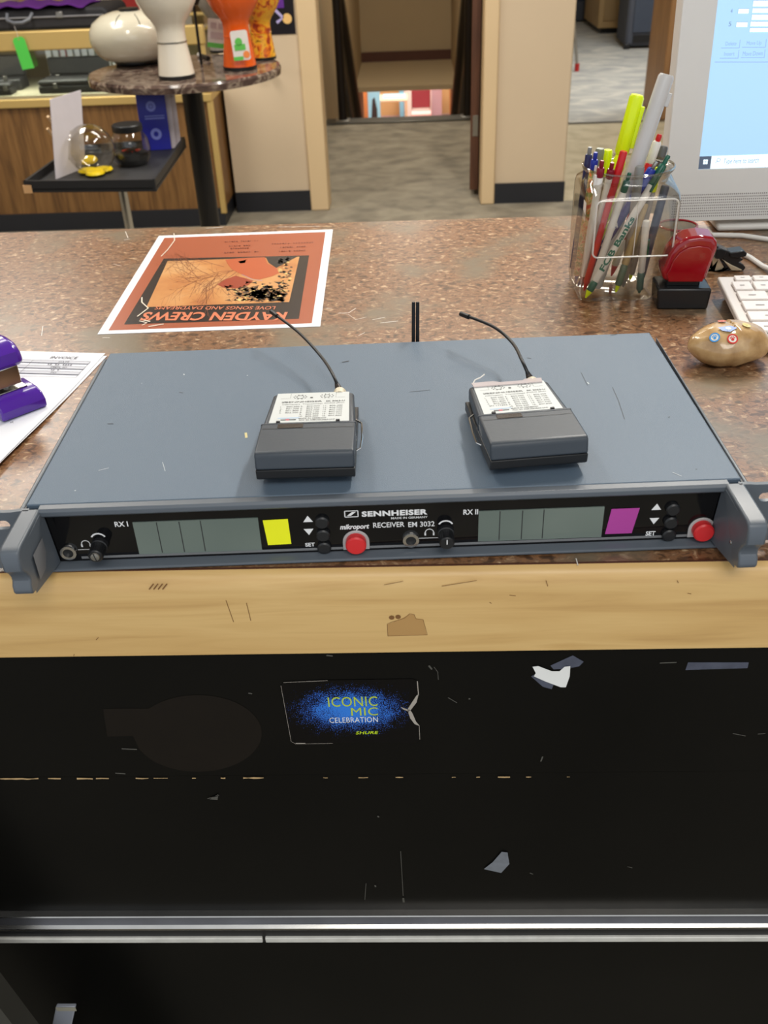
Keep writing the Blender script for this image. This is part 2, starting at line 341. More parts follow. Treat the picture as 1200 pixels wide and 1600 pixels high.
for a in range(4): obj('leg', MB().cyl((.18*math.cos(a*1.57+.7), .18*math.sin(a*1.57+.7), 0), (.15*math.cos(a*1.57+.7), .15*math.sin(a*1.57+.7), .42), .014, n=8), steel, t)
t = thing('display_banner', 'light blue upright banner with a dark figure in the basement', 'banner', (bx_(575, 21.6), 21.6, BF))
obj('panel', MB().box(-.0, .27, -.015, .015, .0, 1.0), mat('banner_blue', (128, 196, 226), .5), t)
k = Ink().poly([(.06, .35), (.12, .32), (.2, .4), (.2, .6), (.15, .85), (.10, .8), (.08, .6)]); ink('printed_figure', k, ink_black, t, (0, -.017, 0), UPR)
t = thing('white_cabinet', 'white low cabinet against the far wall of the basement', 'cabinet', (bx_(632, 23.3), 23.3, BF))
obj('body', MB().box(0, .72, 0, .4, .02, .98), white, t, bevel=.01); obj('blue_panel', MB().box(-.12, -.01, 0, .35, .02, .95), mat('banner_blue', (128, 196, 226), .5), t, bevel=.01)
for x in (.03, .35, .65): obj('foot', MB().box(x, x+.05, .05, .35, 0, .02), ink_black, t)
t = thing('lilac_partition', 'lilac-grey panel standing to the right of the maroon chair in the basement', 'panel', (bx_(674, 22.6), 22.6, BF))
obj('panel', MB().box(0, .24, 0, .04, .03, .92), mat('lilac_panel', (176, 156, 168), .6), t, bevel=.005); obj('foot', MB().box(.0, .24, -.08, .12, 0, .03), steel, t)

# side room: cabinets seen past the wall corner
blk = mat('charcoal_carpet_covering', (72, 76, 86), .8, var=.1, scale=60)
p0 = at(972, 77, Z=FL); t = thing('speaker_cabinet', 'large charcoal speaker cabinet on the grey carpet, nearest in the side room', 'speaker', (p0.x+.02, p0.y, 0), (0, 0, math.radians(-2)))
obj('enclosure', MB().box(-.0, .85, 0, .55, .02, 1.5), blk, t, bevel=.03, seg=3); obj('grille', MB().box(.06, .80, -.012, -.002, .14, 1.42), mat('grille_cloth', (62, 70, 84), .8), t, bevel=.004)
obj('port', MB().box(.07, .79, -.014, -.003, .06, .12), black_pl, t)
obj('corner_protector', MB().box(-.008, .05, -.02, .04, .0, .05), black_pl, t, bevel=.01); obj('side_handle', MB().box(-.012, .002, .18, .36, .66, .74), black_pl, t, bevel=.004)
p0 = at(936, 53, Z=FL); t = thing('tan_cabinet', 'tan wooden cabinet behind the charcoal speaker', 'cabinet', (p0.x, p0.y, 0))
obj('body', MB().box(-.02, .6, 0, .9, .05, 1.3), mat('tan_wood', (176, 148, 104), .6, scale=6), t, bevel=.01); obj('door', MB().box(.03, .55, -.014, 0, .12, 1.25), mat('tan_wood_door', (158, 132, 92), .6, scale=6), t, bevel=.006)
obj('plinth', MB().box(.02, .56, .04, .86, 0, .05), black_pl, t); obj('latch', MB().box(.05, .09, -.03, -.014, .55, .75), steel, t)
p0 = at(905, 34, Z=FL); t = thing('stage_monitor', 'dark grey wedge cabinet farthest back in the side room', 'speaker', (p0.x-.3, p0.y, 0))
obj('enclosure', MB().prism([(0, .01), (.5, .01), (.5, .5), (.25, .5), (0, .2)], -.1, .55), blk, t, bevel=.01); obj('grille', MB().prism([(.0, .21), (.24, .5), (.23, .515), (-.01, .225)], -.05, .5), mat('grille_cloth', (62, 70, 84), .8), t)
t = thing('wood_post', 'brown wooden wall post rising behind the monitor', 'post', (1.93, 6.33, 0))
obj('shaft', MB().box(-.23, .55, 0, .5, 0, 2.75), brown_wood, t, bevel=.004); obj('base_block', MB().box(-.0, .56, -.03, .0, 0, .16), base_black, t, bevel=.004)
p1 = at(899, 115, Z=FL); t = thing('cymbal_stand', 'grey metal stand leg with red rubber feet past the wall corner', 'stand', (p1.x+.0, p1.y, 0))
for i, (dx, dy) in enumerate(((.03, .12), (-.12, -.08), (-.1, .3))):
    l_ = obj('leg', MB().cyl((dx, dy, .03), (-.06, .1, .62), .012, n=10), steel, t); obj('foot', MB().cyl((dx, dy, 0), (dx*.98, dy, .06), .02, n=12), mat('red_rubber', (178, 40, 38), .5), l_)
obj('pole', MB().cyl((-.06, .1, .2), (-.06, .1, 1.1), .016, n=12), steel, t)

# poster on the back wall
p0 = at(422, -10, Y=YW); p1 = at(454, 53, Y=YW)
t = thing('wall_poster', 'dark poster with purple and gold print on the tan wall', 'poster', (p0.x-.05, YW-.004, p1.z))
obj('sheet', MB().box(-.0, .155, 0, .003, 0, .5), mat('poster_black', (28, 26, 32), .3), t)
k = Ink().rect(.06, .11, .11, .19, 0).rect(.05, .10, .19, .26, 1).disc(.12, .065, .022, 2).line([(.07, .05), (.10, .07), (.06, .11)], .014, 3).rect(.03, .06, .10, .15, 4)
ink('printed_shapes', k, [mat('purple_print', (92, 38, 140), .5), mat('orange_print', (214, 96, 60), .5), mat('gold_print', (232, 190, 120), .5), mat('lilac_print', (180, 170, 220), .5), mat('green_print', (96, 150, 90), .5)], t, (0, -.002, 0), UPR)
t = thing('door_knob', 'small steel door knob on the tan wall by the poster', 'knob', (-.655, YW, at(431, 105, Y=YW).z))
obj('rose', MB().cyl((0, 0, 0), (0, -.012, 0), .022), steel, t); obj('ball', MB().lathe([(0, 0), (.012, .0), (.012, .02), (.022, .035), (.022, .05), (0, .06)], 20, Matrix.Rotation(math.pi/2, 4, 'X')), steel, t)

# ================================================================== SHOWCASE
SX, SY = -.905, 4.21
area('showcase_fill', -1.75, SY+.10, CT-.235, 1.5, .03, 9, (1, .97, .9))  # added fill lamp under the rail, brightens the dark showcase interior
sc = thing('glass_showcase', 'wood-grained glass display counter with gold trim and black plinth', 'showcase', (SX, SY, 0))
obj('base_cabinet', MB().box(-2.6, 0, .01, .56, .085, CT-.462), oak, sc); obj('plinth', MB().box(-2.6, -.004, .0, .55, 0, .085), base_black, sc)
obj('corner_trim', MB().box(-.022, .006, -.004, .022, .06, CT-.462), gold, sc, bevel=.003)
obj('lower_rail', MB().box(-2.6, .005, -.008, .56, CT-.462, CT-.425), gold, sc, bevel=.004)
obj('display_floor', MB().box(-2.58, -.01, .01, .54, CT-.424, CT-.412), mat('display_floor', (170, 164, 140), .5), sc)
obj('upper_rail', MB().box(-2.6, .005, -.006, .03, CT-.222, CT-.142), gold, sc, bevel=.006)
obj('upper_rail', MB().box(-2.6, .005, .53, .56, CT-.222, CT-.142), gold, sc, bevel=.006)
obj('front_glass', MB().box(-2.58, -.02, .006, .011, CT-.412, CT-.222), showglass, sc)
obj('top_glass', MB().box(-2.58, 0, .03, .53, CT-.16, CT-.15), showglass, sc)
for x in (-1.245+.0, -.012): obj('upright', MB().box(x-.012, x+.012, .0, .024, CT-.42, CT-.215), gold, sc)
obj('back_panel', MB().box(-2.58, 0, .545, .555, CT-.42, CT-.222), mat('display_back', (120, 104, 74), .6), sc)
ZD = CT-.412
book_cols = [(196, 192, 182), (150, 150, 146), (196, 62, 60), (204, 200, 188), (130, 130, 128), (178, 180, 170), (160, 168, 160), (110, 108, 104), (206, 204, 196), (150, 140, 120), (186, 186, 184), (120, 126, 120)]
word = ['pale', 'grey', 'red', 'ivory', 'dark grey', 'light grey', 'greenish grey', 'charcoal', 'white', 'brown', 'silvery', 'olive grey']
p0 = at(85, 140, Y=SY+.42)
for i in range(12):
    x = p0.x + i*.036; b = thing('song_book', word[i]+' booklet, %s from the left at the back of the showcase' % ['first', 'second', 'third', 'fourth', 'fifth', 'sixth', 'seventh', 'eighth', 'ninth', 'tenth', 'eleventh', 'twelfth'][i], 'book', (x, SY+.40, ZD), (0, 0, random.uniform(-.05, .05)), 'booklets at the back of the showcase')
    obj('cover', MB().box(0, .03, 0, .12, 0, .15+.01*(i % 3)), mat('booklet_%d' % i, book_cols[i], .5), b, bevel=.001); obj('pages', MB().box(.003, .027, -.001, .118, .003, .147), paper, b)
def small_case(px, py, w, d, h, label, Y, open_=False):
    q = at(px, py, Y=Y); t = thing('instrument_case', label, 'case', (q.x, Y, ZD)); cl = mat('case_black', (30, 30, 32), .5, bump=.1, scale=200)
    obj('tray', MB().box(0, w, 0, d, 0, h*.6), cl, t, bevel=.008)
    if open_: obj('lid', MB().box(0, w, d-.03, d, h*.6, h*1.7), cl, t, bevel=.008)
    else: obj('lid', MB().box(.002, w-.002, .002, d-.002, h*.61, h), cl, t, bevel=.01)
    for fx in (.2, .75): obj('latch', MB().box(w*fx, w*fx+.018, -.006, .0, h*.4, h*.8), steel, t, bevel=.001)
small_case(62, 150, .38, .14, .055, 'long flat black instrument case lying front right in the showcase', SY+.05)
small_case(70, 130, .30, .12, .07, 'open black instrument case behind the flat one in the showcase', SY+.22, True)
small_case(-60, 150, .30, .12, .085, 'bulky black instrument case at the left in the showcase', SY+.16, True)
small_case(-20, 165, .13, .08, .05, 'small black instrument case front left in the showcase', SY+.04)

# soft keyboard case on the showcase, purple cloth, green tag
ZT = CT-.142
t = thing('keyboard_case', 'black soft-sided instrument case lying on the showcase', 'case', (at(175, 50, Y=SY+.05).x, SY+.04, ZT))
cloth = mat('black_nylon', (40, 40, 44), .7, bump=.4, scale=40, var=.2)
obj('body', MB().prism(rrect(-1.0, 0, 0, .082, .034, 8), 0, .34, 'y'), cloth, t, bevel=.012, seg=3)
obj('zipper', MB().tube([(-.98, -.004, .05), (-.02, -.004, .05)], .004, 6), ink_grey, t)
hx = at(33, 40, Y=SY+.03).x-t.location.x
obj('handle', MB().tube([(hx-.055, -.002, .068), (hx-.05, -.03, .045), (hx-.02, -.04, .035), (hx+.02, -.04, .035), (hx+.05, -.03, .045), (hx+.06, -.002, .068)], .007, 8), mat('grey_handle', (112, 116, 124), .4), t)
obj('latch', MB().box(-.235, -.205, -.008, .002, .045, .07), steel, t, bevel=.002); obj('latch', MB().box(-.03, -.02, -.01, .004, .025, .055), steel, t, bevel=.002)
tag(obj('purple_cloth', MB().sheet(lambda u, v: Vector((at(-60, 5, Y=SY+.06).x+u*.56, SY+.02+v*.3, ZT+.088+.004*math.sin(u*37+v*6)+.012*math.sin(u*9)**2+.0075*math.cos(u*17))), 60, 12), mat('purple_velvet', (84, 22, 118), .8, var=.25, scale=12), solid=.004), 'rumpled purple velvet cloth spread on the black case', 'cloth')
q = at(28, 58, Y=SY-.02)
t = thing('price_tag', 'bright green tag hanging over the gold rail of the showcase', 'tag', (q.x, SY-.022, q.z), (0, math.radians(-7), 0))
obj('card', holed([(-.028, -.132), (.028, -.132), (.028, -.012), (.018, 0), (-.018, 0), (-.028, -.012)], [[(.004*math.cos(a/8*6.283), -.01+.004*math.sin(a/8*6.283)) for a in range(8)]], .0015), mat('green_card', (84, 204, 80), .6), t, rot=UPR)
obj('string', MB().tube([(0, 0, -.01), (.002, .003, .02), (0, .0, .045)], .001, 6), white, t)

# wall display behind the showcase, right of the case
t = thing('slatwall_shelf', 'tan wooden display unit behind the showcase holding booklets', 'shelf', (-1.28, 5.3, 0))
tanw = mat('tan_unit', (186, 156, 106), .55, scale=6)
obj('panel', MB().box(-.9, .38, .2, .24, 0, 1.9), tanw, t); obj('shelf', MB().box(-.9, .38, -.05, .2, .80, .83), tanw, t); obj('shelf', MB().box(-.9, .38, -.05, .2, 1.12, 1.15), tanw, t)
obj('side_panel', MB().box(.36, .40, -.05, .24, 0, 1.9), tanw, t)
for i, (c, w_) in enumerate([((200, 190, 170), 'cream'), ((176, 52, 48), 'red'), ((216, 210, 200), 'white'), ((190, 150, 110), 'tan'), ((200, 70, 90), 'pink'), ((222, 216, 196), 'ivory')]):
    tag(obj('song_book', MB().box(-1.75+i*.215, -1.60+i*.215, 5.30, 5.325, .832, 1.05), mat('songbook_%d' % i, c, .5), bevel=.002), w_+' book facing out on the tan shelf behind the showcase', 'book', 'books on the tan shelf')

# ================================================================== ROUND TABLE WITH DRUMS
TX, TY, TZ = -.745, 3.02, CT-.15
marble = ramp_mat('brown_marble', [(.3, (52, 40, 38)), (.46, (96, 78, 70)), (.52, (150, 134, 118)), (.58, (84, 66, 60)), (.75, (60, 46, 44))], 'noise', 14, rough=.12, detail=9, dist=1.4)
t = thing('round_pedestal_table', 'round brown marble-topped pedestal table with a black column', 'table', (TX, TY, 0))
obj('tabletop', MB().lathe([(0, TZ-.03), (.31, TZ-.03), (.325, TZ-.026), (.327, TZ-.008), (.322, TZ), (0, TZ)], 64), marble, t)
obj('column', MB().cyl((.012, 0, .03), (.012, 0, TZ-.032), .036), mat('black_column', (24, 23, 24), .3), t)
obj('base', MB().lathe([(0, 0), (.22, 0), (.22, .012), (.05, .03), (0, .03)], 40), mat('black_column', (24, 23, 24), .3), t)
def drum(x, y, m, label, s=1, trim=None, band=None):
    t = thing('goblet_drum', label, 'drum', (x, y, TZ))
    obj('shell', MB().lathe([(r*s, z*s) for r, z in [(.0, .012), (.058, .012), (.057, .02), (.052, .06), (.046, .10), (.045, .135), (.047, .15), (.055, .165), (.075, .19), (.092, .22), (.102, .26), (.107, .31), (.11, .38), (.11, .40), (0, .40)]], 40), m, t)
    obj('foot_ring', MB().lathe([(0, .0005), (.059*s, .0005), (.060*s, .012*s), (0, .0121*s)], 40), black_pl, t)
    obj('waist_ring', MB().lathe([(.0435*s, .103*s), (.0475*s, .105*s), (.0475*s, .108*s), (.0435*s, .11*s)], 40, cap=False), band or steel, t)
    obj('drum_head', MB().lathe([(0, .401*s), (.104*s, .401*s), (.104*s, .404*s), (0, .404*s)], 40), white, t)
    return t
wgloss = mat('white_gloss', (224, 216, 200), .16, coat=.3, var=.02)
q = at(279, 120, Z=-.15); drum(q.x, q.y-.02, wgloss, 'white goblet drum standing in the middle of the round table', 1.0)
org = mat('orange_gloss', (226, 92, 22), .2, coat=.3, var=.03)
q = at(377, 106, Z=-.15); od = drum(q.x, q.y-.02, org, 'bright orange goblet drum with a white tag on the round table', .95, band=org)
pat = ramp_mat('painted_yellow_pattern', [(.36, (150, 48, 26)), (.44, (226, 120, 30)), (.52, (232, 178, 44)), (.62, (226, 160, 36)), (.7, (60, 40, 24))], 'noise', 22, rough=.3, detail=2, dist=2)
q = at(417, 90, Z=-.15); drum(q.x-.01, q.y-.03, pat, 'yellow and red patterned goblet drum at the right rim of the table', .8, band=pat)
grey_sh = mat('grey_gloss', (150, 146, 138), .25); q = at(345, 82, Z=-.15); drum(q.x, q.y+.02, grey_sh, 'grey goblet drum half hidden behind the orange one', .72)
# tags on the drums
k = thing('hang_tag', 'white tag with green print on the orange drum', 'tag', (od.location.x+.022, od.location.y-.068, TZ+.035), (math.radians(-4), math.radians(-4), 0))
obj('card', MB().prism(rrect(-.028, .028, 0, .088, .008), 0, .001, 'y'), white, k)
kk = Ink().disc(-.004, .055, .012, 0).rect(-.02, .016, .03, .048, 0).rect(-.028, .004, .001, .012, 0).disc(.016, .016, .011, 1); ink('printed_logo', kk, [mat('logo_green', (96, 190, 80), .5), mat('logo_orange', (240, 140, 70), .5)], k, (0, -.0015, 0), UPR)
q = at(336, 60, Y=3.10)
k = thing('hang_tag', 'white card with a green lower edge hanging between the white and orange drums', 'tag', (q.x, 3.10, TZ+.05), (math.radians(-4), math.radians(8), 0))
obj('card', MB().prism(rrect(-.03, .03, 0, .09, .005), 0, .001, 'y'), white, k); kk = Ink().rect(-.03, .03, .001, .016, 0).rect(-.02, .0, .06, .078, 1).rect(.006, .024, .06, .078, 1).rect(-.02, .024, .03, .05, 1)
ink('printed_blocks', kk, [mat('logo_green', (96, 190, 80), .5), mat('card_grey', (190, 176, 176), .6)], k, (0, -.0015, 0), UPR)
# big white tongue drum
q = at(212, 100, Z=-.15); t = thing('tongue_drum', 'large rounded pearl-white drum with slits on the round table', 'drum', (q.x+.004, q.y+.01, TZ), (0, 0, 0))
pearl = mat('pearl_white', (206, 200, 180), .18, coat=.4, var=.02)
obj('shell', MB().lathe([(0, .012), (.08, .012), (.112, .022), (.136, .042), (.147, .068), (.150, .088), (.146, .110), (.132, .134), (.10, .155), (.06, .166), (0, .169)], 56), pearl, t)
obj('foot_ring', MB().lathe([(0, .001), (.072, .001), (.078, .008), (.075, .018), (0, .018)], 40), black_pl, t)
obj('top_ring', MB().lathe([(0, .166), (.034, .166), (.034, .176), (0, .176)], 30), black_pl, t)
sl = MB()
for a in (-100, -62, 10, 80, 150): sl.tube([(r_*math.cos(math.radians(a)), r_*math.sin(math.radians(a)), z_) for r_, z_ in ((.075, .1625), (.10, .1556), (.120, .1445), (.133, .1330))], .0012, 6)
obj('slits', sl, black_pl, t)
q = at(318, 92, Z=-.15); t = thing('marker_pen', 'black and white marker lying on the marble table between the drums', 'pen', (q.x, q.y, TZ+.008), (0, 0, math.radians(-62)))
obj('barrel', MB().cyl((-.055, 0, 0), (.02, 0, 0), .007), black_pl, t); obj('label_band', MB().cyl((-.05, 0, 0), (-.02, 0, 0), .0074), white, t); obj('cap', MB().cyl((.02, 0, 0), (.06, 0, 0), .0078), black_pl, t)
q = at(305, 40, Y=3.08); t = thing('mallet', 'black round-headed mallet behind the white drum', 'mallet', (q.x, 3.10, TZ))
obj('head', MB().lathe([(0, .18), (.016, .184), (.024, .2), (.024, .215), (.014, .232), (0, .236)], 20), black_pl, t); obj('stick', MB().cyl((0, 0, 0), (0, 0, .19), .005), black_pl, t)

# ================================================================== TRAY STAND
TRZ = CT-.365
A, B, C_, D_ = at(38, 292, Z=-.36), at(243, 290, Z=-.36), at(290, 222, Z=-.36), at(115, 236, Z=-.36)
t = thing('tray_stand', 'square black tray on a chrome post beside the round table', 'stand', (-.935, 2.56, 0))
def rel(p): return Vector((p.x+.935, p.y-2.56, 0))
tr = [rel(A), rel(B), rel(C_), rel(D_)]
mb = MB(); mb.prism([(p.x, p.y) for p in tr], TRZ-.006, TRZ, 'z'); obj('tray_floor', mb, mat('tray_black', (44, 44, 46), .5), t)
mb = MB()
for i in range(4):
    a, b = tr[i], tr[(i+1) % 4]; n = (b-a).cross(Vector((0, 0, 1))).normalized()*-.008
    q4 = [a, b, b+n, a+n]; mb.prism([(p.x, p.y) for p in q4], TRZ-.012, TRZ+.022, 'z')
obj('rim', mb, mat('tray_rim', (36, 36, 38), .45), t)
obj('chipped_corner', MB().box(tr[0].x-.003, tr[0].x+.022, tr[0].y-.004, tr[0].y+.006, TRZ-.013, TRZ+.01), mat('raw_wood_chip', (204, 160, 112), .7), t)
obj('post', MB().cyl((.04, -.01, .02), (.04, -.01, TRZ-.006), .014), chrome, t); obj('foot', MB().lathe([(0, 0), (.16, 0), (.16, .01), (.03, .022), (0, .022)], 32, Matrix.Translation((.04, -.01, 0))), chrome, t)
def upright(pa, pb, pc, pd, name, label, cat, m, th=.002): pass
TR = TRZ-CT+.001
a = at(88, 280, Z=TR); b = at(134, 262, Z=TR)
t = thing('sign_card', 'blank white card standing up at the left of the tray', 'sign', (a.x, a.y, TRZ+.001), (0, 0, math.atan2(b.y-a.y, b.x-a.x)))
L = (b-a).length; h1 = at(90, 160, Y=a.y).z-TRZ; h2 = at(141, 145, Y=b.y).z-TRZ
obj('panel', MB().prism([(0, 0), (L, 0), (L+.05, h2), (.05, h1)], 0, .003, 'y'), mat('pale_lilac_card', (206, 200, 206), .4), t)
ctr = at(140, 240, Y=2.52); rb = .072
t = thing('fish_bowl', 'clear round plastic bowl tipped on its side on the tray', 'bowl', (ctr.x+.008, 2.515, TRZ+rb+.001))
obj('bowl', MB().lathe([(rb*math.sin(a_), -rb*math.cos(a_)) for a_ in [math.radians(d_) for d_ in range(0, 146, 8)]]+[(rb*.60, rb*.86)], 40, Matrix.Rotation(math.radians(-75), 4, 'Y') @ Matrix.Rotation(.2, 4, 'X'), cap=False), clear, t)
for i, (px, py) in enumerate(((135, 268), (147, 272), (160, 266), (138, 258))):
    q = at(px, py, Z=TR+.008); ye = obj('yellow_castanet', MB().lathe([(0, 0), (.020, .0), (.029, .006), (.026, .012), (0, .016)], 24), mat('yellow_plastic', (236, 206, 20), .4), loc=(q.x, q.y+.012, TRZ+.002+.012*(i == 3)), rot=(.2 if i == 3 else 0, 0, 0))
    tag(ye, ['yellow disc at the left of the bowl heap', 'yellow disc at the front of the bowl heap', 'yellow disc at the right of the bowl heap', 'yellow disc on top of the bowl heap'][i], 'castanet', 'yellow discs in the tipped bowl')
ctr = at(205, 235, Y=2.62)
t = thing('candy_jar', 'round clear jar with a black lid and red and black contents on the tray', 'jar', (ctr.x, 2.62, TRZ+.001))
obj('jar_body', MB().lathe([(.0, 0), (.045, 0), (.058, .02), (.062, .045), (.058, .075), (.046, .095), (.043, .10)], 36, cap=False), clear, t)
obj('lid', MB().lathe([(0, .10), (.046, .10), (.047, .104), (.047, .118), (.044, .121), (0, .121)], 36), black_pl, t)
obj('contents', MB().lathe([(0, .003), (.042, .003), (.052, .02), (.05, .035), (.03, .042), (0, .044)], 24), black_pl, t, kind=None)
mb = MB()
for i in range(6): a_ = i*1.1; mb.box(-.028, .028, -.004, .004, .035, .043, Matrix.Rotation(a_, 4, 'Z') @ Matrix.Rotation(.3*math.sin(i*2), 4, 'X'))
obj('red_strips', mb, mat('red_strip', (206, 62, 44), .4), t)
blue = mat('booklet_blue', (30, 34, 150), .35)
for i in range(3):
    a = at(222+i*6, 238, Z=TR); t = thing('booklet', ['blue booklet with pale seal standing on the tray', 'pale booklet directly behind the blue one on the tray', 'white booklet at the right end of the tray'][i], 'booklet', (a.x, a.y+.018*i+.02, TRZ+.001), (math.radians(-8), 0, math.radians(6)), None)
    obj('cover', MB().box(0, .094, 0, .004, 0, .172), blue if i == 0 else mat('pale_booklet', (208, 196, 200), .5), t, bevel=.0008); obj('pages', MB().box(.003, .0915, .001, .0035, .003, .1725), paper, t)
    if i == 0:
        kk = Ink().ring(.045, .135, .007, .016, mi=0).disc(.045, .135, .005).rect(.02, .085, .096, .100).rect(.02, .085, .104, .107).ring(.05, .05, .008, .018)
        ink('printed_seal', kk, mat('pale_blue_print', (120, 130, 210), .5), t, (0, -.0012, 0), UPR)
q0 = at(75, 182, Y=2.56); t = thing('drumstick', 'upper pale wooden stick poking out behind the white card', 'stick', (q0.x, 2.56, q0.z)); obj('shaft', MB().cyl((0, 0, 0), at(128, 262, Y=2.70)-t.location, .0045), mat('stick_wood', (220, 184, 140), .5), t)
q0 = at(74, 201, Y=2.58); t = thing('drumstick', 'lower pale wooden stick poking out behind the white card', 'stick', (q0.x, 2.58, q0.z)); obj('shaft', MB().cyl((0, 0, 0), at(128, 268, Y=2.68)-t.location, .0045), mat('stick_wood', (220, 184, 140), .5), t)

# ================================================================== COUNTER
YF = -.017
ct = thing('worktop', 'long mottled brown laminate worktop with a maple front edge', 'countertop', (0, 0, 0))
obj('laminate', MB().box(-2.2, 2.2, -.008, .70, CT-.03, CT), laminate, ct)
obj('wood_edge', MB().prism([(-.0085, CT-.0635), (YF, CT-.0635), (YF, CT-.012), (YF+.0006, CT-.008), (YF+.0022, CT-.0045), (YF+.0048, CT-.0018), (-.0085, CT-.0004)], -2.2, 2.2), maple, ct)
obj('dark_joint', MB().box(-2.2, 2.2, -.0090, -.0081, CT-.002, CT+.0002), mat('dark_joint', (70, 36, 20), .5), ct)
YP = -.013
cab = thing('counter_cabinet', 'black painted counter front with stickers and aluminium tracks', 'counter', (0, 0, 0))
obj('upper_panel', MB().box(-2.2, 2.2, YP, .02, CT-.1840, CT-.0636), black_paint, cab)
obj('lower_panel', MB().box(-2.2, 2.2, YP+.0006, .02, CT-.3495, CT-.1848), black_paint, cab)
obj('back_panel', MB().box(-2.2, 2.2, .66, .68, 0, CT-.03), black_paint, cab)
obj('top_deck', MB().box(-2.2, 2.2, .02, .66, CT-.06, CT-.031), black_paint, cab)
obj('sliding_door', MB().box(-2.2, 2.2, .012, .03, .06, CT-.36), black_paint, cab); obj('plinth', MB().box(-2.2, 2.2, .02, .64, 0, .06), black_pl, cab)
obj('upper_track', MB().prism([(YP+.002, CT-.3490), (YF-.0005, CT-.3496), (YF-.0012, CT-.3504), (YF-.0008, CT-.3514), (YF+.0012, CT-.3522), (YF+.0006, CT-.3560), (YF-.0006, CT-.3604), (YF-.0026, CT-.3618), (YF-.0036, CT-.3624), (YF-.0038, CT-.3638), (YF-.0030, CT-.3654), (YP+.002, CT-.3662)], -2.2, 2.2), alu, cab)
obj('track_face', MB().prism([(YF+.0014, CT-.3524), (YF+.0002, CT-.3562), (YF-.0014, CT-.3600), (YF+.002, CT-.3600), (YF+.003, CT-.3524)], -2.2, 2.2), mat('aluminium_dark_reflection', (104, 104, 108), .35, .8, var=.3, scale=25), cab)  # darker aluminium: the mid face's dark reflection is put into its colour
obj('track_gap', MB().box(-2.2, 2.2, -.0152, .01, CT-.39, CT-.3660), black_pl, cab)
for x0, x1, dz in ((-2.2, -.116, .0), (-.1135, 2.2, .0008)): obj('lower_track', MB().prism([(-.0148, CT-.3878), (YF-.0004, CT-.3878), (YF-.0006, CT-.3850), (YF-.0004, CT-.3816), (-.0148, CT-.3812)], x0, x1), mat('scuffed_aluminium', (206, 204, 196), .5, .2, var=.25, scale=60), cab, bevel=.0006)
# paint chips along the joint, scratches
tan_chip = mat('bare_wood_chip', (190, 158, 112), .7); k = Ink(); r_ = random.Random(3)
def fp(px, py): q = at(px, py, Y=YP-.0003); return (q.x, q.z-CT)
for x0, x1, w_ in ((0, 60, 4), (75, 95, 3), (120, 145, 4), (150, 170, 2.5), (212, 232, 3), (240, 262, 2), (300, 306, 2), (345, 352, 3), (380, 412, 3.5), (505, 512, 2), (560, 575, 2), (618, 630, 2.5), (706, 712, 2), (744, 750, 2), (778, 797, 3), (822, 830, 2), (886, 890, 2)):
    pts = []; n_ = max(2, int((x1-x0)/8))
    for i in range(n_+1): x = x0+(x1-x0)*i/n_; pts.append(fp(x, 1217-.0035*x-w_*.4*r_.uniform(.15, 1)))
    for i in range(n_, -1, -1): x = x0+(x1-x0)*i/n_; pts.append(fp(x, 1217-.0035*x+w_*.4*r_.uniform(.15, 1)))
    k.poly(pts)
ink('paint_chips', k, tan_chip, cab, (0, YP-.0003, CT), UPR)
k = Ink()
for pts, w_ in (([(626, 1330), (630, 1400)], 1.2), ([(630, 1403), (631, 1410)], 4), ([(590, 1275), (592, 1277)], 3), ([(572, 1380), (570, 1406)], 1.2), ([(586, 1383), (587, 1386)], 3), ([(1031, 1036), (1057, 1035)], 2), ([(670, 1040), (675, 1046)], 3), ([(678, 1042), (684, 1050), (685, 1062)], 1), ([(510, 1024), (520, 1025)], 3), ([(388, 1083), (394, 1084)], 2.5), ([(700, 1090), (714, 1098)], 1.5), ([(732, 1092), (735, 1092)], 3), ([(845, 1190), (848, 1182)], 2.5), ([(1145, 1146), (1165, 1150)], 1.5), ([(1184, 1147), (1196, 1146)], 1.5), ([(190, 1170), (214, 1171)], 2.5), ([(180, 1208), (196, 1209)], 2.5), ([(828, 1364), (833, 1366)], 2), ([(980, 1354), (988, 1356)], 1.5), ([(324, 1248), (342, 1243)], 1.5)):
    k.line([fp(*q) for q in pts], w_*.0004)
k.poly([fp(*q) for q in ((327, 1249), (341, 1241), (340, 1250))])
ink('scratches', k, mat('scratch_grey', (78, 76, 70), .6), cab, (0, YP-.0003, CT), UPR)
# adhesive residue mark
k = Ink(); pts = [fp(160, 1108), fp(230, 1104)]
for i in range(30):
    a_ = math.radians(218-i*(402-40)/29*.9); pts.append(None)
pts = [fp(161, 1108), fp(200, 1107), fp(224, 1101)]+[fp(309+100*math.cos(math.radians(a_)), 1146-60*math.sin(math.radians(a_))) for a_ in range(130, -181+15, -8)][:]+[]
pts = [fp(161, 1108), fp(200, 1107)]+[fp(309+100*math.cos(math.radians(a_)), 1146-60*math.sin(math.radians(a_))) for a_ in range(140, -158, -8)]+[fp(208, 1150), fp(168, 1151)]
k.poly(pts); ink('adhesive_mark', k, mat('glue_residue', (20, 15, 10), .45, spec=.25, var=.2, scale=40), cab, (0, YP-.0002, CT), UPR)['label'] = 'dull brown paddle-shaped adhesive mark'
